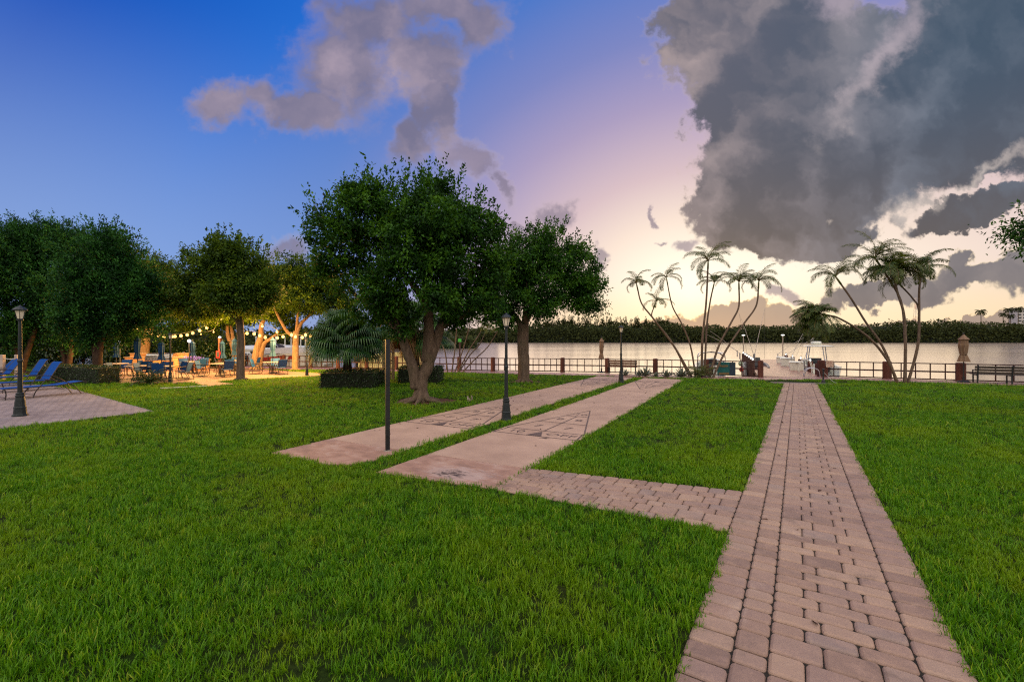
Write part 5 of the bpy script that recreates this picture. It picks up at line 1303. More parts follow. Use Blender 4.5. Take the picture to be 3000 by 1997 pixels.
# ------------------------------------------------------------------ boats
def boat(label, loc, rz, L, B, hull=None, free=.95, top=None, outboard=True, cover=None, group=None, name='boat', shield=True, stripe=None):
    """centre console: bow along +X, waterline at local 0"""
    t = thing(name, label, 'boat', loc, rz, group)
    N = 14; outer = []; 
    for i in range(N + 1):
        f = i / N; x = -L / 2 + L * f; hb = B / 2 * (1 - max(0, (f - .45) / .55) ** 2.4) * (.93 + .07 * min(1, f * 3)); sh = free * (1 + .35 * f * f); ch = .12 + .35 * max(0, f - .5) * 2 * free; ke = -.35 + .75 * max(0, f - .72) / .28 * .6
        hb = max(hb, .02)
        outer.append([(x, 0, ke), (x, hb * .82, ch), (x, hb, sh), (x, hb - .10 * (hb > .12), sh), (x, max(.0, hb - .16), sh - .03), (x, max(0, hb - .18), .30 + .1 * f), (x, -max(0, hb - .18), .30 + .1 * f), (x, -max(.0, hb - .16), sh - .03), (x, -hb + .10 * (hb > .12), sh), (x, -hb, sh), (x, -hb * .82, ch)])
    mb = MB(); mb.loft(outer); part('hull', mb, hull or M_WHITE, t, smooth=False)
    if cover:
        mb = MB(); mb.loft([[(-L * .35 + L * .78 * k / 6, s * B * .46 * (1 - max(0, k / 6 - .5) ** 2 * 1.6), free + .1 + (.55 * (1 - abs(s)) * math.sin(math.pi * (.18 + .72 * k / 6)))) for s in (-1, -.5, 0, .5, 1)] for k in range(7)], closed=False); part('cover', mb, cover, t, smooth=True)
    else:
        mb = MB(); mb.box((.1, 0, .72), (.8, .8, .9)); mb.box((-.75, 0, .6), (.5, .9, .6)); mb.box((L * .22, 0, .52), (L * .16, B * .45, .42)); part('console', mb, M_WHITE, t, bevel=.06)
        if shield:
            mb = MB(); mb.loft([[(.45, -.42, 1.15), (.45, .42, 1.15), (.42, .42, 1.15), (.42, -.42, 1.15)], [(.20, -.36, 1.62), (.20, .36, 1.62), (.17, .36, 1.62), (.17, -.36, 1.62)]]); part('windshield', mb, M_SMOKE, t)
    if top == 'hard':
        mb = MB()
        for x in (-.45, .55):
            for s in (-1, 1): mb.tube([(x, s * .55, .3), (x * .9, s * .62, 1.4), (x, s * .5, 2.5)], .035, 7)
        for s in (-1, 1): mb.tube([(-.45, s * .5, 2.5), (.55, s * .5, 2.5)], .03, 6); mb.tube([(-.5, s * .6, 1.3), (.5, s * .6, 1.6)], .025, 6)
        part('frame', mb, M_CHROME, t)
        mb = MB(); mb.loft([[(-1.1, -.95, 2.52), (1.25, -.8, 2.50), (1.25, .8, 2.50), (-1.1, .95, 2.52)], [(-1.15, -.98, 2.57), (1.3, -.82, 2.55), (1.3, .82, 2.55), (-1.15, .98, 2.57)], [(-.9, -.7, 2.63), (1.0, -.6, 2.63), (1.0, .6, 2.63), (-.9, .7, 2.63)]]); part('hardtop', mb, M_WHITE, t)
        mb = MB(); mb.lathe([(.30, 2.68), (.34, 2.74), (.34, 2.88), (.28, 2.94)], (.1, 0, 0), 14); part('radar', mb, M_WHITE, t, smooth=True)
        mb = MB(); mb.tube([(-.4, .3, 2.6), (-.45, .3, 3.5)], .012, 5); part('antenna', mb, M_WHITE, t)
    elif top == 'bimini':
        mb = MB()
        for x in (-.5, .5):
            mb.tube(smooth_path([(0, -B * .42, free), (x, -B * .42, 1.9), (x, -B * .30, 2.1), (x, B * .30, 2.1), (x, B * .42, 1.9), (0, B * .42, free)], 5), .024, 6)
        part('frame', mb, M_CHROME, t)
        mb = MB(); mb.loft([[(-.62, B * s * .40, 2.13 - .35 * abs(s) ** 3) for s in (-1, -.6, 0, .6, 1)], [(.62, B * s * .40, 2.13 - .35 * abs(s) ** 3) for s in (-1, -.6, 0, .6, 1)]], closed=False); o = part('bimini_top', mb, M_NAVY, t)
        sm = o.modifiers.new('thick', 'SOLIDIFY'); sm.thickness = .05
    if outboard:
        mb = MB(); mb.loft([[(-L / 2 - .62, -.2, .75), (-L / 2 - .1, -.2, .75), (-L / 2 - .1, .2, .75), (-L / 2 - .62, .2, .75)], [(-L / 2 - .66, -.24, 1.1), (-L / 2 - .06, -.22, 1.1), (-L / 2 - .06, .22, 1.1), (-L / 2 - .66, .24, 1.1)], [(-L / 2 - .55, -.16, 1.38), (-L / 2 - .12, -.16, 1.32), (-L / 2 - .12, .16, 1.32), (-L / 2 - .55, .16, 1.38)]]); mb.box((-L / 2 - .34, 0, .25), (.22, .1, 1.1)); part('outboard_motor', mb, M_BLACK, t, bevel=.04)
    if stripe:
        mb = MB()
        for s in (-1, 1): mb.add([(-L * .46, s * (B / 2 * .94 + .012), free * .62), (L * .1, s * (B / 2 * .985 + .012), free * .7), (L * .1, s * (B / 2 + .012), free * .92), (-L * .46, s * (B / 2 * .96 + .012), free * .84)], [(0, 1, 2, 3)])
        part('stripe', mb, stripe, t)
    return t
M_SMOKE = pmat('smoked plastic', srgb(60, 66, 72), 0.15, spec=.6); M_NAVY = pmat('dark boat canvas', srgb(40, 38, 44), .8)
M_CREAM = pmat('beige boat cover', srgb(168, 160, 144), .8, var=.15); M_YHULL = pmat('yellow cream gelcoat', srgb(222, 208, 140), .3, var=.06); M_RED = pmat('red boat paint', srgb(160, 44, 36), .4)
BG1 = 'boats moored in the marina behind the patio'
p = P(2392, 1050, 35.8); x, y = p.x, p.y; boat('white fishing boat with hardtop and radar moored beside the pier', (x, y, WATER_Z), math.atan2(PD.y, PD.x), 6.4, 2.2, top='hard', free=1.15)
p = P(2084, 1060, 34); boat('white open boat with dark folding top behind the tall palms', (p.x, p.y, WATER_Z), math.atan2(PD.y, PD.x), 6.0, 2.2, top='bimini', free=1.2)
p = P(2212, 1040, 37); boat('small white skiff with dark console behind the gate pilings', (p.x, p.y, WATER_Z), math.atan2(PD.y, PD.x), 4.6, 1.9, free=1.0, outboard=True, hull=pmat('grey skiff hull', srgb(112, 112, 110), .5))
p = P(735, 1020, 44); boat('white speedboat with black outboard motor behind the straight brown trunk', (p.x, p.y, WATER_Z + .35), R(70), 7.0, 2.4, free=1.3, group=BG1)
p = P(800, 1020, 46); boat('white speedboat with smoked windshield between the lit trunks', (p.x, p.y, WATER_Z + .45), R(75), 6.5, 2.4, free=1.3, group=BG1, top='bimini')
p = P(845, 1020, 43); boat('white boat with a red stripe under a beige cover', (p.x, p.y, WATER_Z + .35), R(40), 6.5, 2.4, free=1.35, group=BG1, cover=M_CREAM, stripe=M_RED)
p = P(905, 1020, 45); boat('grey covered boat moored beyond the upright lit trunk', (p.x, p.y, WATER_Z + .3), R(60), 7.0, 2.4, free=1.3, group=BG1, cover=pmat('grey boat cover', srgb(120, 120, 124), .8))
p = P(1166, 1030, 46); boat('yellow cream motorboat behind the beige slatted board', (p.x, p.y, WATER_Z + .1), R(35), 7.5, 2.6, hull=M_YHULL, free=1.5, group=BG1)
p = P(800, 1010, 62); boat('long white yacht lying behind the other marina boats', (p.x, p.y, WATER_Z), R(8), 17, 4.2, free=1.7, group=BG1, outboard=False, cover=M_WHITE)
for i, (u, lab) in enumerate([(750, 'beside the black outboard motor'), (808, 'above the smoked windshield'), (835, 'beside the red striped boat'), (853, 'over the beige cover'), (881, 'behind the upright lit trunk'), (895, 'between trunk and patio lamp'), (909, 'past the patio lamp'), (918, 'nearest the fan palm')]):
    p = P(u, 992, 58); o = thing('marina_pole', 'slender white marina pole ' + lab, 'pole', (p.x, p.y, WATER_Z), 0, 'white poles in the marina'); mb = MB(); mb.tube([(0, 0, -1), (0, 0, 3.3)], .07, 7); part('pole', mb, M_WHITE, o); mb = MB(); mb.lathe([(.10, 3.3), (.10, 3.34), (.01, 3.5)], (0, 0, 0), 8); part('cap', mb, M_WHITE, o)

# ------------------------------------------------------------------ park lamps
M_GLASS = pmat('frosted lamp glass', srgb(226, 214, 190), 0.35, var=.05)
def park_lamp(label, loc, h, mat=None):
    """cast lamp post: flared fluted base, shaft with a collar, four sided lantern with hat"""
    mat = mat or M_BLACKG; t = thing('lamp_post', label, 'lamp post', loc, 0, 'black lamp posts around the lawn'); k = h / 2.9
    mb = MB(); mb.lathe([(a * k * 1.15, z * k) for a, z in ((.135, 0), (.135, .035), (.118, .05), (.112, .09), (.105, .20), (.108, .21), (.108, .235), (.098, .25), (.085, .42), (.074, .50), (.084, .515), (.084, .54), (.066, .56), (.075, .575), (.075, .60), (.05, .62))], (0, 0, 0), 20, flute=.05); part('base', mb, mat, t)
    mb = MB(); mb.lathe([(a * k * 1.2, z * k) for a, z in ((.046, .62), (.043, 1.0), (.040, 1.42), (.052, 1.43), (.052, 1.46), (.036, 1.5), (.030, 2.4), (.030, 2.50), (.055, 2.52), (.055, 2.545), (.03, 2.56))], (0, 0, 0), 14, flute=.06); part('pole', mb, mat, t)
    zt_ = 2.55; mb = MB()
    for i in range(6):
        a0, a1 = [2 * math.pi * (i + j) / 6 for j in (0, 1)]
        mb.tube([(.062 * k * math.cos(a0), .062 * k * math.sin(a0), zt_ * k), (.112 * k * math.cos(a0), .112 * k * math.sin(a0), (zt_ + .235) * k)], .007 * k, 4)
    mb.lathe([(.058 * k, zt_ * k), (.06 * k, (zt_ + .015) * k)], (0, 0, 0), 6); lf = part('lantern_frame', mb, mat, t)
    mb = MB(); mb.lathe([(.060 * k, (zt_ + .012) * k), (.108 * k, (zt_ + .228) * k)], (0, 0, 0), 6); part('glass', mb, M_GLASS, t)
    mb = MB(); mb.lathe([(.145 * k, (zt_ + .228) * k), (.150 * k, (zt_ + .242) * k), (.138 * k, (zt_ + .256) * k), (.115 * k, (zt_ + .285) * k), (.075 * k, (zt_ + .318) * k), (.034 * k, (zt_ + .335) * k), (.024 * k, (zt_ + .352) * k), (.004, (zt_ + .368) * k)], (0, 0, 0), 12); part('cap', mb, mat, t)
    return t
l0 = park_lamp('black lamp post standing in the grass strip between the two courts', tuple(G(1483, 1231)), 2.90)
dup(l0, tuple(G(1819.5, 1121)), 0.4, 'black lamp post at the far end of the courts near the bench')
dup(l0, (*G(59, 1221).xy, .03), 0.2, 'black lamp post standing on the grey terrace by the sun loungers', scale=1.075)
dup(l0, (*G(499, 1121).xy, .0), 0.2, 'black lamp post behind the sago palm at the patio edge', scale=.87)
dup(l0, (*G(899, 1100.5).xy, .0), 0.2, 'black lamp post at the patio corner by the fan palm', scale=.79)

# ------------------------------------------------------------------ square post, slatted board, squirrel
c = G(1135.5, 1323); t = thing('square_post', 'tall black square post at the near end of the grass strip', 'post', tuple(c), R(28))
mb = MB(); mb.box((0, 0, 1.09), (.078, .078, 2.18)); part('shaft', mb, pmat('black painted post', srgb(30, 31, 34), .5, var=.4, scale=5, bump=.2), t, bevel=.006)
mb = MB(); mb.box((0, 0, 2.187), (.088, .088, .016)); part('cap', mb, M_BLACK, t); mb = MB(); mb.lathe([(.085, -.05), (.08, .02), (.05, .04)], (0, 0, 0), 10); part('footing', mb, pmat('post footing', srgb(128, 118, 108), .9), t)
c = G(1138, 1113.5); t = thing('slatted_board', 'beige slatted wooden board standing on the lawn behind the black post', 'board', tuple(c), R(-4)); M_BEIGE = pmat('beige painted wood', srgb(176, 144, 104), .7, var=.15, scale=3)
for x, w in ((-.255, .17), (-.03, .17), (.10, .06), (.255, .17)):
    mb = MB(); mb.box((x, 0, 1.03), (w, .04, 2.05)); part('slat', mb, M_BEIGE, t, bevel=.006)
mb = MB()
for z in (.35, 1.05, 1.8): mb.box((0, .04, z), (.66, .036, .09))
part('crosspiece', mb, M_BEIGE, t)
def squirrel(loc, rz):
    t = bpy.data.objects.new('squirrel', None)
    joints = {'p': ((0, 0, .045), .042), 'b': ((.025, 0, .085), .044), 'ch': ((.045, 0, .125), .034), 'n': ((.058, 0, .155), .024), 'h': ((.075, 0, .178), .025), 'm': ((.104, 0, .172), .011),
              'e1': ((.062, .016, .208), .006), 'e2': ((.062, -.016, .208), .006), 'l1': ((.05, .035, .028), .02), 'f1': ((.085, .036, .012), .010), 'l2': ((.05, -.035, .028), .02), 'f2': ((.085, -.036, .012), .010),
              'a1': ((.078, .022, .112), .009), 'h1': ((.098, .012, .10), .006), 'a2': ((.078, -.022, .112), .009), 'h2': ((.098, -.012, .10), .006),
              't1': ((-.05, 0, .03), .022), 't2': ((-.085, 0, .075), .032), 't3': ((-.078, 0, .135), .034), 't4': ((-.058, 0, .185), .028), 't5': ((-.085, 0, .215), .012)}
    ed = [('p', 'b'), ('b', 'ch'), ('ch', 'n'), ('n', 'h'), ('h', 'm'), ('h', 'e1'), ('h', 'e2'), ('p', 'l1'), ('l1', 'f1'), ('p', 'l2'), ('l2', 'f2'), ('ch', 'a1'), ('a1', 'h1'), ('ch', 'a2'), ('a2', 'h2'), ('p', 't1'), ('t1', 't2'), ('t2', 't3'), ('t3', 't4'), ('t4', 't5')]
    names = list(joints); me = bpy.data.meshes.new('squirrel'); me.from_pydata([joints[n][0] for n in names], [(names.index(a), names.index(b_)) for a, b_ in ed], [])
    bpy.data.objects.remove(t)
    m, nt, b = new_mat('grey squirrel fur'); tc = nn(nt, 'ShaderNodeTexCoord').outputs['Object']; sp = nn(nt, 'ShaderNodeSeparateXYZ'); setin(nt, sp.inputs[0], tc)
    n1 = noise(nt, tc, 60, 4); c = ramp(nt, n1, [(.3, srgb(96, 84, 70)), (.7, srgb(150, 136, 118))])
    belly = mth(nt, 'SUBTRACT', sp.outputs[0], mth(nt, 'MULTIPLY', sp.outputs[2], .30)); c = mixc(nt, sstep(nt, belly, .030, .045), c, srgb(214, 206, 196)); setin(nt, b.inputs['Base Color'], c); b.inputs['Roughness'].default_value = .9
    o = link('squirrel', me, m); sk = o.modifiers.new('skin', 'SKIN'); sd = me.skin_vertices[0].data if me.skin_vertices else None
    if sd is None:
        return o
    for i, n in enumerate(names): r = joints[n][1]; sd[i].radius = (r, r); sd[i].use_root = (n == 'p')
    ss = o.modifiers.new('smooth', 'SUBSURF'); ss.levels = 2; ss.render_levels = 2
    o.location = loc; o.rotation_euler = (0, 0, rz)
    return tag(o, 'small grey squirrel sitting upright in the grass beside the court', 'squirrel')
import bmesh
def _skin_layer_fix():
    pass
squirrel(tuple(G(1376, 1176)), R(200))

# ------------------------------------------------------------------ benches
M_BWOOD = pmat('dark bench slats', srgb(74, 66, 58), .6, var=.3, scale=6, stretch=(.2, 1, 1)); M_BWOOD2 = pmat('brown bench slats', srgb(112, 78, 60), .6, var=.3, scale=6, stretch=(.2, 1, 1))
def bench(label, loc, rz, L, wood, arm=True):
    """seat faces local +Y"""
    t = thing('park_bench', label, 'bench', loc, rz)
    for i, x in enumerate((-L / 2 + .12, 0, L / 2 - .12)):
        mb = MB(); mb.box((x, .26, .21), (.05, .05, .42)); mb.box((x, -.24, .21), (.05, .05, .42)); mb.box((x, .0, .40), (.045, .56, .045)); mb.box((x, -.29, .64), (.045, .045, .48), 0, (R(10), 'X'))
        part('leg', mb, M_BLACK, t)
        if i != 1:
            mb = MB(); mb.box((x, .03, .635), (.055, .56, .03)); mb.box((x, .29, .52), (.04, .04, .22)); part('armrest', mb, M_BLACK, t)
    mb = MB()
    for k in range(4): mb.box((0, -.20 + .155 * k, .436), (L, .125, .028))
    part('seat', mb, wood, t, bevel=.005)
    mb = MB()
    for k, z in enumerate((.52, .66, .80)): mb.box((0, -.262 - .025 * k, z), (L, .026, .112), 0, (R(10), 'X'))
    part('backrest', mb, wood, t, bevel=.005)
    return t
an = math.atan2(RAIL_E[1] - RAIL_A[1], RAIL_E[0] - RAIL_A[0])
c = (G(1779, 1093.5) + G(1866, 1096)) / 2; bench('brown slatted bench seen from behind at the railing near the agaves', (c.x, c.y - .1, .02), an, 1.85, M_BWOOD2)
an2 = math.atan2(RAIL_H[1] - RAIL_F[1], RAIL_H[0] - RAIL_F[0]); a = G(2848, 1121.5); d = Vector((math.cos(an2), math.sin(an2), 0)); c = a + d * 1.35
bench('long dark slatted bench seen from behind past the closed beige umbrella', (c.x, c.y, .02), an2, 2.7, M_BWOOD)

# ------------------------------------------------------------------ closed umbrellas
M_TAN = pmat('beige umbrella canvas', srgb(124, 100, 78), .85, var=.2, scale=3); M_TEAL = pmat('teal blue umbrella canvas', srgb(8, 54, 88), .8, var=.25, scale=3)
def umbrella(label, loc, ztop, zbot, r, mat, group, seed, base=True):
    t = thing('closed_umbrella', label, 'umbrella', loc, seed * .7, group); H_ = ztop - zbot; seg = 16; rings = []
    prof = ((0, .03), (.05, .25), (.12, .52), (.19, .84), (.21, .62), (.4, .68), (.6, .58), (.70, .50), (.74, .44), (.80, .56), (.92, .72), (1, .86))
    rr = random.Random(seed); ph = rr.random() * 6
    for f, k in prof:
        rings.append([(r * k * (1 + (.16 if i % 2 else -.16) * min(1, f * 2)) * math.cos(2 * math.pi * i / seg) + .02 * math.sin(ph + f * 4), r * k * (1 + (.16 if i % 2 else -.16) * min(1, f * 2)) * math.sin(2 * math.pi * i / seg), ztop - .06 - (H_ - .06) * f) for i in range(seg)])
    mb = MB(); mb.loft(list(reversed(rings))); part('canopy', mb, mat, t)
    mb = MB(); mb.tube([(0, 0, 0), (0, 0, ztop - .03)], .022, 8); mb.ball((0, 0, ztop - .02), .035, 8, 5); part('pole', mb, M_BLACK, t)
    mb = MB(); z = ztop - .06 - (H_ - .06) * .735; mb.lathe([(r * .50, z - .02), (r * .52, z), (r * .5, z + .02)], (0, 0, 0), 14); part('strap', mb, mat, t)
    if base: mb = MB(); mb.lathe([(.26, 0), (.26, .04), (.2, .07), (.05, .09), (.04, .3)], (0, 0, 0), 14); part('stand', mb, M_BLACK, t)
    return t
c = G(1762, 1092.2); umbrella('slim closed beige umbrella at the railing near the brown bench', (c.x, c.y, .02), 2.36, .92, .20, M_TAN, 'closed beige umbrellas at the railing', 1)
c = G(2823, 1120.0); umbrella('larger closed beige umbrella at the railing post by the dark bench', (c.x, c.y, .02), 2.50, 1.04, .27, M_TAN, 'closed beige umbrellas at the railing', 2)

# ------------------------------------------------------------------ signs and small things at the gate
def panel(label, cat, name, c, w, h, rz, col, th=.02):
    t = thing(name, label, cat, c, rz); mb = MB(); mb.box((0, 0, 0), (w, th, h)); part('panel', mb, col, t, bevel=.003); return t
an = an2; s = P(2428, 1065.5, 26.15)
t = panel('white notice sign with red lettering fixed to the railing by the gate', 'sign', 'notice_sign', (s.x, s.y - .08, s.z), .36, .38, an, pmat('pale sign board', srgb(206, 186, 164), .6))
M_RLET = pmat('red sign lettering', srgb(170, 70, 44), .6)
for k, (txt_, z, sz) in enumerate((('PRIVATE', .125, .075), ('DOCK', .05, .075), ('RESIDENTS', -.025, .055), ('ONLY', -.09, .06), ('NO FISHING', -.15, .05))):
    v, f = text_mesh(txt_, sz); mb = MB(); mb.add([(a_, -.013, b_ + z) for a_, b_, c_ in v], f); part('lettering', mb, M_RLET, t)
a = Vector((RAIL_E[0], RAIL_E[1], 0)); b_ = Vector((gx(2069, 1099.5)[0], gx(2069, 1099.5)[1], 0)); d = (a - b_).normalized(); s = P(2125, 1078, 26.95)
t = panel('teal and dark blue banner panel hung on the railing before the gate', 'banner', 'railing_banner', (s.x, s.y - .12, s.z - .02), .98, .76, math.atan2(d.y, d.x), pmat('teal banner', srgb(24, 92, 88), .6, var=.3, scale=2.5))
mb = MB(); mb.box((.335, -.013, 0), (.31, .012, .76)); part('side_panel', mb, pmat('dark blue banner edge', srgb(34, 54, 70), .6), t)
mb = MB(); mb.add([(x_, -.0125, z_) for x_, z_ in ((-.36, .10), (-.1, .08), (.1, .12), (.12, .2), (-.05, .22), (-.2, .19), (-.34, .22))], [tuple(range(7))]); mb.add([(x_, -.0125, z_) for x_, z_ in ((-.4, -.25), (.15, -.22), (.16, -.36), (-.42, -.36))], [(3, 2, 1, 0)]); part('artwork', mb, pmat('brown banner artwork', srgb(112, 96, 60), .6), t)
c = G(2412, 1123); t = thing('bollard', 'short black chain bollard beside the end of the paver path', 'bollard', tuple(c))
mb = MB(); mb.lathe([(.13, 0), (.13, .04), (.09, .06), (.075, .14), (.05, .18), (.036, .28), (.034, .58), (.05, .6), (.05, .63), (.03, .65)], (0, 0, 0), 14); part('post', mb, M_BLACK, t); mb = MB(); mb.ball((0, 0, .695), .06, 12, 8); part('finial', mb, M_BLACK, t, smooth=True)
t2 = thing('chain', 'thin pale chain sagging from the black bollard to the lawn', 'chain', tuple(c)); e = G(2452, 1124.5) - c; mb = MB(); mb.tube(smooth_path([(0.03, 0, .56), tuple(e * .4 + Vector((0, 0, .30))), tuple(e * .75 + Vector((0, 0, .10))), tuple(e + Vector((0, 0, .03)))], 6), .011, 5); part('links', mb, M_CHROME, t2)
p_ = east[1]; t = thing('post_light', 'small white lamp glowing on a thick railing post', 'lamp', (p_[0], p_[1], .985)); mb = MB(); mb.lathe([(.05, 0), (.06, .05), (.09, .08), (.09, .18), (.05, .2)], (0, 0, 0), 12); part('lamp', mb, M_LED, t, smooth=True); mb = MB(); mb.lathe([(.13, .2), (.10, .25), (.02, .29)], (0, 0, 0), 12); part('cap', mb, M_BLACK, t)
# channel marker, radio mast, flats across the water
p = P(1347, 996.5, 70); t = thing('channel_marker', 'green square channel marker on a dark post in the water', 'channel marker', (p.x, p.y, WATER_Z)); top = p.z - WATER_Z
mb = MB(); mb.tube([(0, 0, -2), (0, 0, top + .2)], .13, 7); part('post', mb, M_PILE2, t); mb = MB(); mb.box((0, -.15, top), (.5, .03, .5)); part('sign', mb, pmat('green marker board', srgb(70, 170, 60), .5), t)
p = P(2683, 930, 480); t = thing('radio_mast', 'faint red and white lattice mast far behind the lawn palms', 'mast', (p.x, p.y, 8)); M_RM = pmat('mast red', srgb(190, 120, 110), .7); M_WM = pmat('mast white', srgb(214, 200, 190), .7)
zt2 = P(2683, 872, 480).z - 8
for k in range(6):
    z0, z1 = zt2 * k / 6, zt2 * (k + 1) / 6; w0_, w1_ = 2.2 - 1.7 * k / 6, 2.2 - 1.7 * (k + 1) / 6; mb = MB()
    for sx, sy in ((-1, -1), (1, -1), (1, 1), (-1, 1)): mb.tube([(sx * w0_, sy * w0_, z0), (sx * w1_, sy * w1_, z1)], .12, 4)
    for s_ in (-1, 1): mb.tube([(-w0_, s_ * w0_, z0), (w1_, s_ * w1_, z1)], .08, 4); mb.tube([(w0_, s_ * w0_, z0), (-w1_, s_ * w1_, z1)], .08, 4)
    part('lattice', mb, M_RM if k % 2 == 0 else M_WM, t)
p = P(3010, 925, 500); t = thing('apartment_block', 'pale apartment block far across the water at the edge of view', 'building', (p.x, p.y, 2), R(-20)); h_ = P(3000, 905, 500).z - 2
mb = MB(); mb.box((0, 0, h_ / 2), (24, 14, h_)); part('wall', mb, pmat('pale stucco', srgb(190, 186, 180), .8), t); mb = MB(); mb.box((0, 0, h_ + .4), (25, 15, .8)); part('roof', mb, pmat('flat roof edge', srgb(150, 146, 142), .8), t)
for f_ in range(4):
    for k in range(6): mb = MB(); mb.box((-10 + 4 * k, -7.03, h_ - 3 - f_ * 3.4), (2.6, .06, 1.7)); part('window', mb, M_SMOKE, t)
# garden hose and fallen leaves
t = link('garden_hose', (lambda m_: m_.mesh('garden_hose'))(MB().tube(smooth_path([tuple(G(u, v) + Vector((0, 0, .05))) for u, v in ((470, 1139.5), (520, 1138), (560, 1135.5), (607, 1134))], 8), .022, 6)), pmat('pale hose', srgb(206, 196, 166), .5)); tag(t, 'pale garden hose lying in the grass before the patio', 'hose')
rg = np.random.default_rng(77); pts = []
for o_, n_ in ((C1, 75), (C2, 34)):
    for k in range(n_): s_, t_ = rg.uniform(.1, CW_ - .1), rg.uniform(2, CL); pp = o_ + CWv * s_ + CD * t_; pts.append((pp.x, pp.y, .027))
for k in range(150):
    tr_ = (B1, B2, G(705, 1113), G(1011, 1138))[k % 4]; pp = tr_ + Vector((rg.normal(0, 2.6), rg.normal(-.8, 2.0), 0)); pts.append((pp.x, pp.y, .075))
for k in range(40): s_, t_ = rg.uniform(0, 1.6), rg.uniform(3, PLEN); q_ = path_frame(s_, t_); pts.append((q_[0], q_[1], .036))
pts = np.array(pts); n_ = len(pts); dd = rg.normal(size=(n_, 3)) * np.array([1, 1, .25])
tag(link('fallen_leaves', leaves_mesh('fallen_leaves', pts, dd, np.tile([0, 0, 1.0], (n_, 1)) + rg.normal(size=(n_, 3)) * .3, rg.uniform(.05, .10, n_), rg.uniform(.03, .055, n_)), pmat('dry fallen leaf', srgb(84, 56, 42), .8, island=.4)), 'small dry leaves scattered over the pale courts', 'leaves', kind='stuff')
# ------------------------------------------------------------------ patio furniture
M_SLING = pmat('blue sling fabric', srgb(0, 66, 122), .7, var=.12, scale=20, bump=.2, bscale=200); M_FRAME = pmat('dark bronze frame', srgb(44, 38, 36), .45, var=.2)
M_SLINGL = pmat('bright blue sling fabric', srgb(0, 66, 142), .75, var=.10, scale=20, spec=.1); M_TOP = pmat('speckled table top', srgb(176, 160, 142), .45, var=.2, scale=40)
def make_chair(label, loc, rz, group):
    """sling chair on a sled rocker frame, faces local +X"""
    t = thing('patio_chair', label, 'chair', loc, rz, group)
    mb = MB()
    prof = [(-.30, .93), (-.25, .75), (-.19, .55), (-.155, .45)]
    for (x0, z0), (x1, z1) in zip(prof[:-1], prof[1:]):
        mb.add([(x0, -.255, z0), (x0, .255, z0), (x1, .255, z1), (x1, -.255, z1), (x0 - .016, -.255, z0 - .006), (x0 - .016, .255, z0 - .006), (x1 - .016, .255, z1 - .006), (x1 - .016, -.255, z1 - .006)], [(0, 1, 2, 3), (7, 6, 5, 4), (0, 4, 5, 1), (2, 6, 7, 3), (1, 5, 6, 2), (0, 3, 7, 4)])
    part('backrest', mb, M_SLING, t)
    mb = MB(); mb.box((.07, 0, .43), (.46, .51, .016), 0, (R(-4), 'Y')); part('seat', mb, M_SLING, t)
    for s in (-1, 1):
        y_ = s * .275
        mb = MB(); mb.tube(smooth_path([(-.31, y_, .94), (-.25, y_, .74), (-.16, y_, .45), (.30, y_, .455)], 5), .016, 6); part('side_frame', mb, M_FRAME, t)
        mb = MB(); mb.tube(smooth_path([(-.24, y_, .68), (.0, y_, .66), (.26, y_, .63)], 4), .02, 6); part('armrest', mb, M_FRAME, t)
        mb = MB(); mb.tube(smooth_path([(.26, y_, .63), (.27, y_, .4), (.24, y_, .08), (.12, y_, .02)], 4), .016, 6); part('leg', mb, M_FRAME, t)
        mb = MB(); mb.tube(smooth_path([(-.10, y_, .45), (-.24, y_, .25), (-.34, y_, .05), (-.30, y_, .015), (.12, y_, .02)], 4), .016, 6); part('leg', mb, M_FRAME, t)
    mb = MB(); mb.tube([(-.30, -.275, .018), (-.30, .275, .018)], .014, 6); mb.tube([(.12, -.275, .02), (.12, .275, .02)], .014, 6); part('crossbar', mb, M_FRAME, t)
    return t
def make_table(label, loc, group):
    t = thing('patio_table', label, 'table', loc, 0, group)
    mb = MB(); mb.lathe([(.55, .715), (.575, .72), (.575, .745), (.56, .75)], (0, 0, 0), 28); part('table_top', mb, M_TOP, t, smooth=False)
    for k in range(4):
        a = math.pi / 4 + k * math.pi / 2; c_, s_ = math.cos(a), math.sin(a); mb = MB(); mb.tube(smooth_path([(c_ * .40, s_ * .40, .71), (c_ * .22, s_ * .22, .5), (c_ * .16, s_ * .16, .25), (c_ * .26, s_ * .26, .02)], 4), .018, 6); part('leg', mb, M_FRAME, t)
    mb = MB(); mb.lathe([(.28, 0), (.28, .03), (.08, .07), (.04, .09), (.04, .40)], (0, 0, 0), 16); part('umbrella_stand', mb, M_FRAME, t)
    return t
TG, CG, UG = 'round tables on the lit patio', 'blue patio chairs', 'closed blue umbrellas on the patio'
tables = {'A': (341, 1102.5, 'beside the dark twin trunk', None), 'B': (403, 1112.5, 'before the near steel grill', None), 'C': (473, 1114.0, 'behind the sago palm', None), 'D': (564, 1093.6, 'by the purple flower pot', None),
          'E': (645, 1102.5, 'just short of the straight brown trunk', None), 'G': (690, 1088, 'half hidden by the straight brown trunk', None), 'F': (799, 1095.5, 'nearest to the marina boats', None)}
tp = {k: G(v[0], v[1]) for k, v in tables.items()}
t0 = None
for k, v in tables.items():
    loc = (tp[k].x, tp[k].y, .025); lab = 'round patio table ' + v[2]
    if t0 is None: t0 = make_table(lab, loc, TG)
    else: dup(t0, loc, 0.1, lab)
c0 = None
def place_chair(k, deg, dist, lab):
    """deg: bearing of the chair from its table, 0 = away from the pier side (+X), 90 = away from the camera"""
    global c0
    a = R(deg); loc = (tp[k].x + math.cos(a) * dist, tp[k].y + math.sin(a) * dist, .025); rz = a + math.pi
    if c0 is None: c0 = make_chair(lab, loc, rz, CG)
    else: dup(c0, loc, rz, lab)
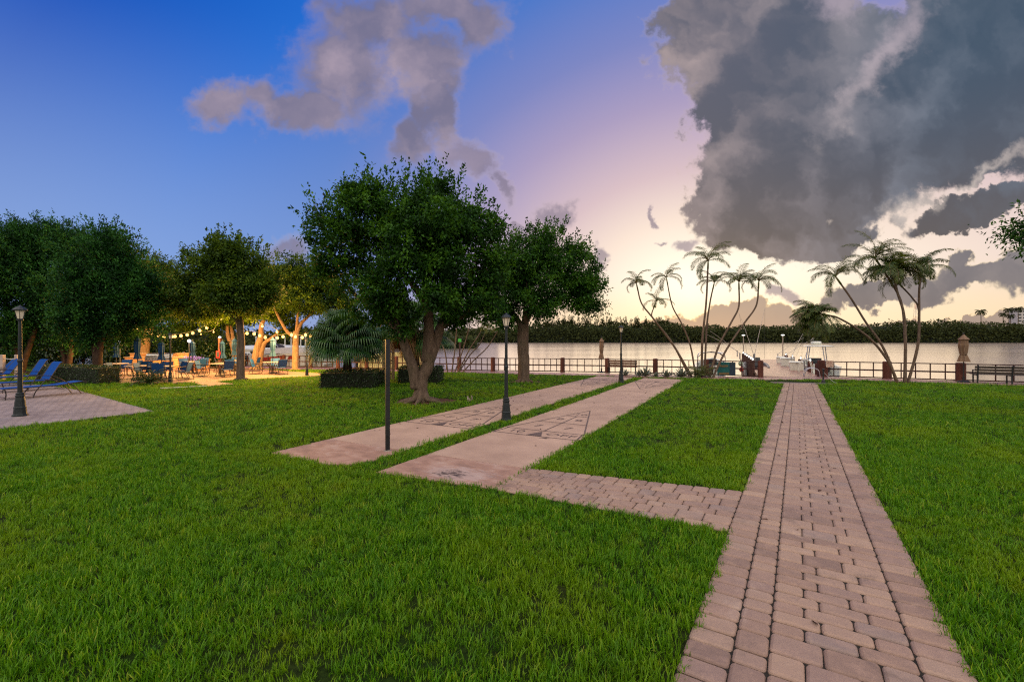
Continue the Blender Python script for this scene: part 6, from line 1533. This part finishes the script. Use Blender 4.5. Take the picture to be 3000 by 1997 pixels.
W = {k: 'the table ' + v[2] for k, v in tables.items()}
for k, deg, dist, how in [('A', 105, .85, 'far side of'), ('A', 15, .9, 'barbecue side of'), ('B', 195, 1.0, 'pulled out sideways from'), ('B', 110, .9, 'back to barbecue at'), ('B', 60, .9, 'barbecue corner of'), ('B', -20, .95, 'half hidden end of'),
                          ('C', 115, .9, 'far side of'), ('C', 70, .95, 'second on the far side of'), ('C', 10, 1.1, 'side view, end of'), ('C', -60, .9, 'by the lamp post at'), ('C', 190, .9, 'end of'),
                          ('D', 150, .9, 'near the counter at'), ('D', 90, .9, 'far side of'), ('D', -30, .9, 'open patio side of'),
                          ('E', 190, .95, 'pulled out sideways from'), ('E', 100, .9, 'far side of'), ('E', -35, .9, 'seen from behind at'), ('E', 60, .95, 'trunk side of'),
                          ('G', 120, .9, 'far side of'), ('G', 10, 1.2, 'other end of'), ('G', 210, .9, 'near side of'),
                          ('F', 190, .95, 'pulled out sideways from'), ('F', 110, .9, 'far side of'), ('F', -35, .95, 'seen from behind at')]:
    place_chair(k, deg, dist, 'blue sling chair, ' + how + ' ' + W[k])
for i, (k, u, v, vt, vb, lab) in enumerate([('A', 341, 1102.5, 1001, 1047, 'closed blue umbrella next to the cool white flood light'), ('B', 403, 1113, 983, 1053, 'tallest closed blue umbrella, before the lit trunk'), ('C', 473, 1114, 996, 1056, 'closed blue umbrella in front of the barbecue counter middle'),
                                            ('D', 564, 1093.6, 996, 1044, 'closed blue umbrella above the purple flower pot'), ('R', 652, 1094, 995, 1050, 'closed blue umbrella beside the red fire cabinet'), ('G', 687, 1088, 988, 1041, 'closed blue umbrella touching the straight brown trunk'), ('F', 799, 1095.5, 985, 1044, 'closed blue umbrella in front of the marina boats')]):
    g_ = G(u, v); Y_ = g_.y; zt3, zb3 = P(u, vt, Y_).z, P(u, vb, Y_).z
    umbrella(lab, (g_.x, g_.y, .025), zt3, zb3, .21, M_TEAL, UG, 10 + i, base=(k == 'R'))

# ------------------------------------------------------------------ barbecue counter
M_STONE = brick_mat('tan stone veneer', srgb(170, 124, 80), srgb(196, 148, 98), srgb(120, 90, 62), .42, .2); M_SLAB = pmat('granite counter top', srgb(180, 156, 126), .35, var=.25, scale=30)
a = Vector((P(362, 1080, 33.2).x, 33.2, 0)); b_ = Vector((P(545, 1080, 33.6).x, 33.6, 0)); d = b_ - a; L = d.length; an = math.atan2(d.y, d.x)
t = thing('barbecue_counter', 'long tan stone barbecue counter with raised back ledge', 'counter', (a.x, a.y, .025), an)
def wall_box(mb, x0, x1, y0, y1, z0, z1): return mb.box(((x0 + x1) / 2, (y0 + y1) / 2, (z0 + z1) / 2), (x1 - x0, y1 - y0, z1 - z0))
M_STONEV = brick_mat('tan stone veneer front', srgb(170, 124, 80), srgb(196, 148, 98), srgb(120, 90, 62), .42, .2)
def upright_brick(m):
    nt_ = m.node_tree; mp_ = [n for n in nt_.nodes if n.type == 'MAPPING'][0]; mp_.inputs[2].default_value = (R(90), 0, 0); return m
upright_brick(M_STONEV)
mb = MB(); wall_box(mb, 0.15, L, -.1, .62, 0, .84); part('base', mb, M_STONEV, t)
mb = MB(); wall_box(mb, 0, L, .62, .86, 0, 1.10); part('back_wall', mb, M_STONEV, t)
mb = MB(); wall_box(mb, .08, L * .36, -.15, .617, .843, .885); wall_box(mb, L * .57, L * .64, -.15, .617, .843, .885); wall_box(mb, L * .80, L + .05, -.15, .617, .843, .885); part('counter_top', mb, M_SLAB, t)
mb = MB(); wall_box(mb, -.05, L + .05, .58, .90, 1.103, 1.145); part('ledge', mb, M_SLAB, t)
def grill(label, x, w):
    o = Vector((math.cos(an), math.sin(an), 0)) * x; g_ = thing('gas_grill', label, 'grill', (a.x + o.x, a.y + o.y, .025), an, 'steel grills in the barbecue counter')
    mb = MB(); wall_box(mb, 0, w, -.16, -.105, .62, .86); part('control_panel', mb, M_CHROME, g_)
    mb = MB(); n_ = 7; mb.loft([[(0, .22 - .34 * math.cos(math.pi * k / n_ * .92), .86 + .30 * math.sin(math.pi * k / n_ * .92)) for k in range(n_ + 1)], [(w, .22 - .34 * math.cos(math.pi * k / n_ * .92), .86 + .30 * math.sin(math.pi * k / n_ * .92)) for k in range(n_ + 1)]]); part('hood', mb, M_CHROME, g_)
    mb = MB(); mb.tube([(w * .1, -.20, .98), (w * .9, -.20, .98)], .016, 7); mb.tube([(w * .12, -.20, .98), (w * .12, -.1, .97)], .010, 6); mb.tube([(w * .88, -.20, .98), (w * .88, -.1, .97)], .010, 6); part('handle', mb, M_CHROME, g_)
    for k in range(4):
        q_ = g_.location; mb = MB(); xk = w * (.15 + .23 * k); mb.tube([(xk, -.20, .74), (xk, -.16, .74)], .03, 10); part('knob', mb, M_BLACK, g_)
grill('steel gas grill in the counter, seen beside the tallest umbrella', L * .365, L * .2); grill('steel gas grill in the counter behind the lamp post', L * .645, L * .15)
def faucet(label, x):
    o = Vector((math.cos(an), math.sin(an), 0)) * x + Vector((-math.sin(an), math.cos(an), 0)) * .35; g_ = thing('faucet', label, 'faucet', (a.x + o.x, a.y + o.y, .91), an, 'tall sink faucets on the counter')
    mb = MB(); mb.tube(smooth_path([(0, .1, 0), (0, .1, .28), (0, .02, .36), (0, -.1, .34), (0, -.13, .24)], 5), .016, 7); part('spout', mb, M_CHROME, g_, smooth=True); mb = MB(); mb.tube([(.06, .1, .0), (.06, .1, .07), (.11, .06, .1)], .012, 6); part('handle', mb, M_CHROME, g_)
faucet('arched steel faucet at the dark tree end of the counter', L * .16); faucet('arched steel faucet at the flower pot end of the counter', L * .92)
c = Vector((P(594, 1078, 32).x, 32, 0)); t = thing('stone_planter', 'low round topped stone wall end beside the flower pot', 'wall', (c.x, c.y, .02)); mb = MB(); wall_box(mb, -.35, .35, -.25, .25, 0, .72); part('wall', mb, M_STONEV, t); mb = MB(); wall_box(mb, -.4, .4, -.3, .3, .723, .77); part('capstone', mb, M_SLAB, t)
c = Vector((P(565, 1078, 31.6).x, 31.6, 0)); t = thing('flower_pot', 'pot of purple flowers at the end of the barbecue counter', 'flower pot', (c.x, c.y, .025)); mb = MB(); mb.lathe([(.22, 0), (.32, .5), (.34, .52), (.3, .54)], (0, 0, 0), 14); part('pot', mb, pmat('clay pot', srgb(140, 92, 64), .8), t)
rg = np.random.default_rng(9); pp = rg.normal(size=(420, 3)) * np.array([.24, .24, .13]) + np.array([0, 0, .75]); link('flowers', leaves_mesh('flowers', pp, rg.normal(size=(420, 3)), rg.normal(size=(420, 3)), .09, .08), pmat('purple petals', srgb(96, 84, 190), .7, island=.3), t)
pp = rg.normal(size=(300, 3)) * np.array([.22, .22, .12]) + np.array([0, 0, .62]); link('leaves', leaves_mesh('leaves', pp, rg.normal(size=(300, 3)), rg.normal(size=(300, 3)), .12, .05), M_HEDGE, t)
c = Vector((P(640, 1085, 31.5).x, 31.5, 0)); t = thing('fire_cabinet', 'red fire extinguisher cabinet on a brown post with lamp', 'cabinet', (c.x, c.y, .0)); zc = P(640, 1038, 31.5).z
mb = MB(); mb.box((0, .14, 1.15), (.14, .14, 2.3)); part('post', mb, M_WOODP, t); mb = MB(); mb.box((0, 0, zc), (.27, .13, .52)); part('body', mb, pmat('red cabinet paint', srgb(196, 40, 24), .4), t, bevel=.02); mb = MB(); mb.box((0, -.07, zc + .02), (.17, .012, .36)); part('window', mb, M_SMOKE, t); mb = MB(); mb.lathe([(.08, 2.3), (.09, 2.33), (.08, 2.38), (.02, 2.41)], (0, .14, 0), 12); part('lamp', mb, M_LED, t)
# ------------------------------------------------------------------ flood lights and string lights
def flood(label, u, v, y, cool):
    p = P(u, v, y); t = thing('flood_light', label, 'lamp', (p.x, p.y, 0), 0, 'cool white flood lights'); mb = MB(); mb.tube([(0, 0, 0), (0, 0, p.z - .05)], [.05, .035], 8); part('pole', mb, M_BLACK, t); mb = MB(); mb.ball((0, 0, p.z), cool, 12, 8); part('lamp', mb, M_LED, t, smooth=True)
    l = bpy.data.lights.new('flood', 'POINT'); l.energy = 30; l.color = (.92, 1.0, .95); l.shadow_soft_size = .12; o = bpy.data.objects.new('flood', l); COL.objects.link(o); o.location = (p.x, p.y - .25, p.z)
flood('cool white flood light beside the umbrella next to the dark twin trunk', 351, 999.5, 31, .07); flood('brightest cool white flood light over the barbecue counter', 554.5, 998.5, 31, .11)
def zs(x, y): return (250 + x * .2971, 850 + y * .2971)
def string_light(label, pts, y0, y1, lights, r=.088):
    """sagging cable with hanging bulbs"""
    n = len(pts); W3 = [P(*zs(*q_), y0 + (y1 - y0) * i / (n - 1)) for i, q_ in enumerate(pts)]
    t = thing('string_lights', label, 'string lights', tuple(W3[0]), 0, 'warm string lights over the patio'); mb = MB(); mb.tube(smooth_path([tuple(p + Vector((0, 0, .16))) for p in W3], 4), .010, 5); part('cable', mb, M_BLACK, t, world=True)
    for i, p in enumerate(W3):
        mb = MB(); mb.tube([p + Vector((0, 0, .16)), p + Vector((0, 0, .05))], .02, 6); part('socket', mb, M_BLACK, t, world=True)
        mb = MB(); mb.ball(tuple(p), r, 10, 7, 1.15); part('bulb', mb, M_BULB, t, smooth=True, world=True)
        if i in lights:
            l = bpy.data.lights.new('bulb', 'POINT'); l.energy = BULB_W * lights[i]; l.color = (1.0, .50, .12); l.shadow_soft_size = .06; o = bpy.data.objects.new('bulb_light', l); COL.objects.link(o); o.location = p + Vector((0, -.12, -.05))
string_light('long string of warm bulbs strung before the barbecue counter', [(520, 375), (620, 420), (665, 435), (722, 447), (775, 458), (862, 455), (885, 455), (943, 450), (1005, 440), (1060, 422), (1128, 398), (1198, 370)], 31, 31, {0: 1, 2: 1, 5: 1.2, 8: 1, 11: 1})
string_light('short high string of bulbs behind the straight brown trunk', [(1140, 433), (1265, 412), (1338, 285), (1480, 165)], 32, 27, {1: 1, 2: .6}, .045)
string_light('string of warm bulbs rising steeply to the brightest bulb', [(1893, 468), (1890, 412), (1745, 355), (1608, 270)], 29, 27, {1: 1, 2: 1, 3: 1.2}, .065)
string_light('string of warm bulbs hung before the marina boats', [(1595, 425), (1665, 430), (1720, 447), (1775, 465), (1893, 470), (1950, 458), (2033, 440), (2073, 458), (2140, 465), (2172, 440), (2220, 455)], 29, 29, {0: 1, 2: 1, 5: 1, 7: 1, 10: 1})

# ------------------------------------------------------------------ sun loungers on the terrace
def lounger(label, loc, rz, back, group, scale=1.0):
    """sling lounger, head along local +X; back = angle of the back section"""
    t = thing('sun_lounger', label, 'sun lounger', loc, rz, group, scale)
    zs_ = .36; hx = .25; mb = MB()
    mb.box((hx - .65, 0, zs_), (1.30, .58, .016)); part('seat', mb, M_SLINGL, t)
    ca, sa = math.cos(back), math.sin(back); bl_ = .80; prof = [(hx + ca * s_, zs_ + sa * s_) for s_ in (0, .3, .6, .74)] + [(hx + ca * .80 + (.04 if back > .4 else .03), zs_ + sa * .80 - (.01 if back > .4 else .05))]
    mb = MB()
    for (x0, z0), (x1, z1) in zip(prof[:-1], prof[1:]): mb.add([(x0, -.29, z0), (x0, .29, z0), (x1, .29, z1), (x1, -.29, z1), (x0, -.29, z0 - .016), (x0, .29, z0 - .016), (x1, .29, z1 - .016), (x1, -.29, z1 - .016)], [(0, 3, 2, 1), (4, 5, 6, 7), (0, 1, 5, 4), (2, 3, 7, 6), (1, 2, 6, 5), (0, 4, 7, 3)])
    part('backrest', mb, M_SLINGL, t)
    for s_ in (-1, 1):
        y_ = s_ * .315; mb = MB(); mb.tube([(hx - 1.30, y_, zs_ - .01), (hx, y_, zs_ - .01)] + [(x, y_, z - .01) for x, z in prof[1:]], .018, 6); part('side_rail', mb, M_FRAME, t)
        mb = MB(); mb.tube(smooth_path([(hx - .30, y_, zs_ + .20), (hx + .1, y_, zs_ + .16), (hx + .45, y_, zs_ - .05), (hx + .68, y_, .0)], 5), .016, 6); part('leg', mb, M_FRAME, t)
        mb = MB(); mb.tube(smooth_path([(hx - .30, y_, zs_ + .20), (hx - .42, y_, zs_ + .02), (hx - .55, y_, .18), (hx - .60, y_, .0)], 5), .016, 6); part('leg', mb, M_FRAME, t)
        mb = MB(); mb.tube(smooth_path([(hx - 1.28, y_, zs_), (hx - 1.24, y_, .2), (hx - 1.26, y_, 0)], 4), .016, 6); part('leg', mb, M_FRAME, t)
    mb = MB(); mb.tube([(hx + .2, -.3, .22), (hx + .2, .3, .22)], .012, 5); mb.tube([(hx - .58, -.31, .1), (hx - .58, .31, .1)], .012, 5); mb.tube([(hx - 1.25, -.31, .08), (hx - 1.25, .31, .08)], .012, 5); part('crossbar', mb, M_FRAME, t)
    return t
LG = 'blue sun loungers on the terrace'
for i, (hx_, hy_, back, lab) in enumerate([(-17.8, 17.6, R(7), 'sun lounger lying almost flat, nearest to the lamp post'), (-20.3, 19.75, R(62), 'sun lounger with raised back closest to the long hedge end'), (-23.4, 22.2, R(62), 'sun lounger with raised back, second along the long hedge'),
                                         (-26.0, 23.4, R(58), 'sun lounger with raised back, just behind the terrace lamp post'), (-27.6, 24.6, R(50), 'sun lounger with raised back near the white rope posts'), (-26.6, 21.6, R(48), 'sun lounger with lowered back at the edge of the view')]):
    lounger('bright blue ' + lab, (hx_ - .1, hy_ - .26, .03), R(68), back, LG, 1.12)
t = thing('rope_fence', 'pair of pale posts joined by a white rope behind the loungers', 'fence', (*G(8, 1113).xy, 0)); pa_ = Vector((0, 0, 0)); q1 = G(50, 1112) - G(8, 1113)
M_PALEP = pmat('pale painted post', srgb(176, 160, 146), .7)
for q_ in ((0, 0, 0), tuple(q1), tuple(q1 * -1.2)):
    mb = MB(); mb.box((q_[0], q_[1], .68), (.16, .16, 1.36)); part('post', mb, M_PALEP, t, bevel=.015)
for a_, b2 in ((Vector(), q1), (q1 * -1.2, Vector())):
    mb = MB(); mb.tube(smooth_path([tuple(a_ + Vector((.09, 0, 1.16))), tuple((a_ + b2) / 2 + Vector((0, 0, 1.12))), tuple(b2 + Vector((-.09, 0, 1.16)))], 5), .02, 6); part('rope', mb, M_WHITE, t)
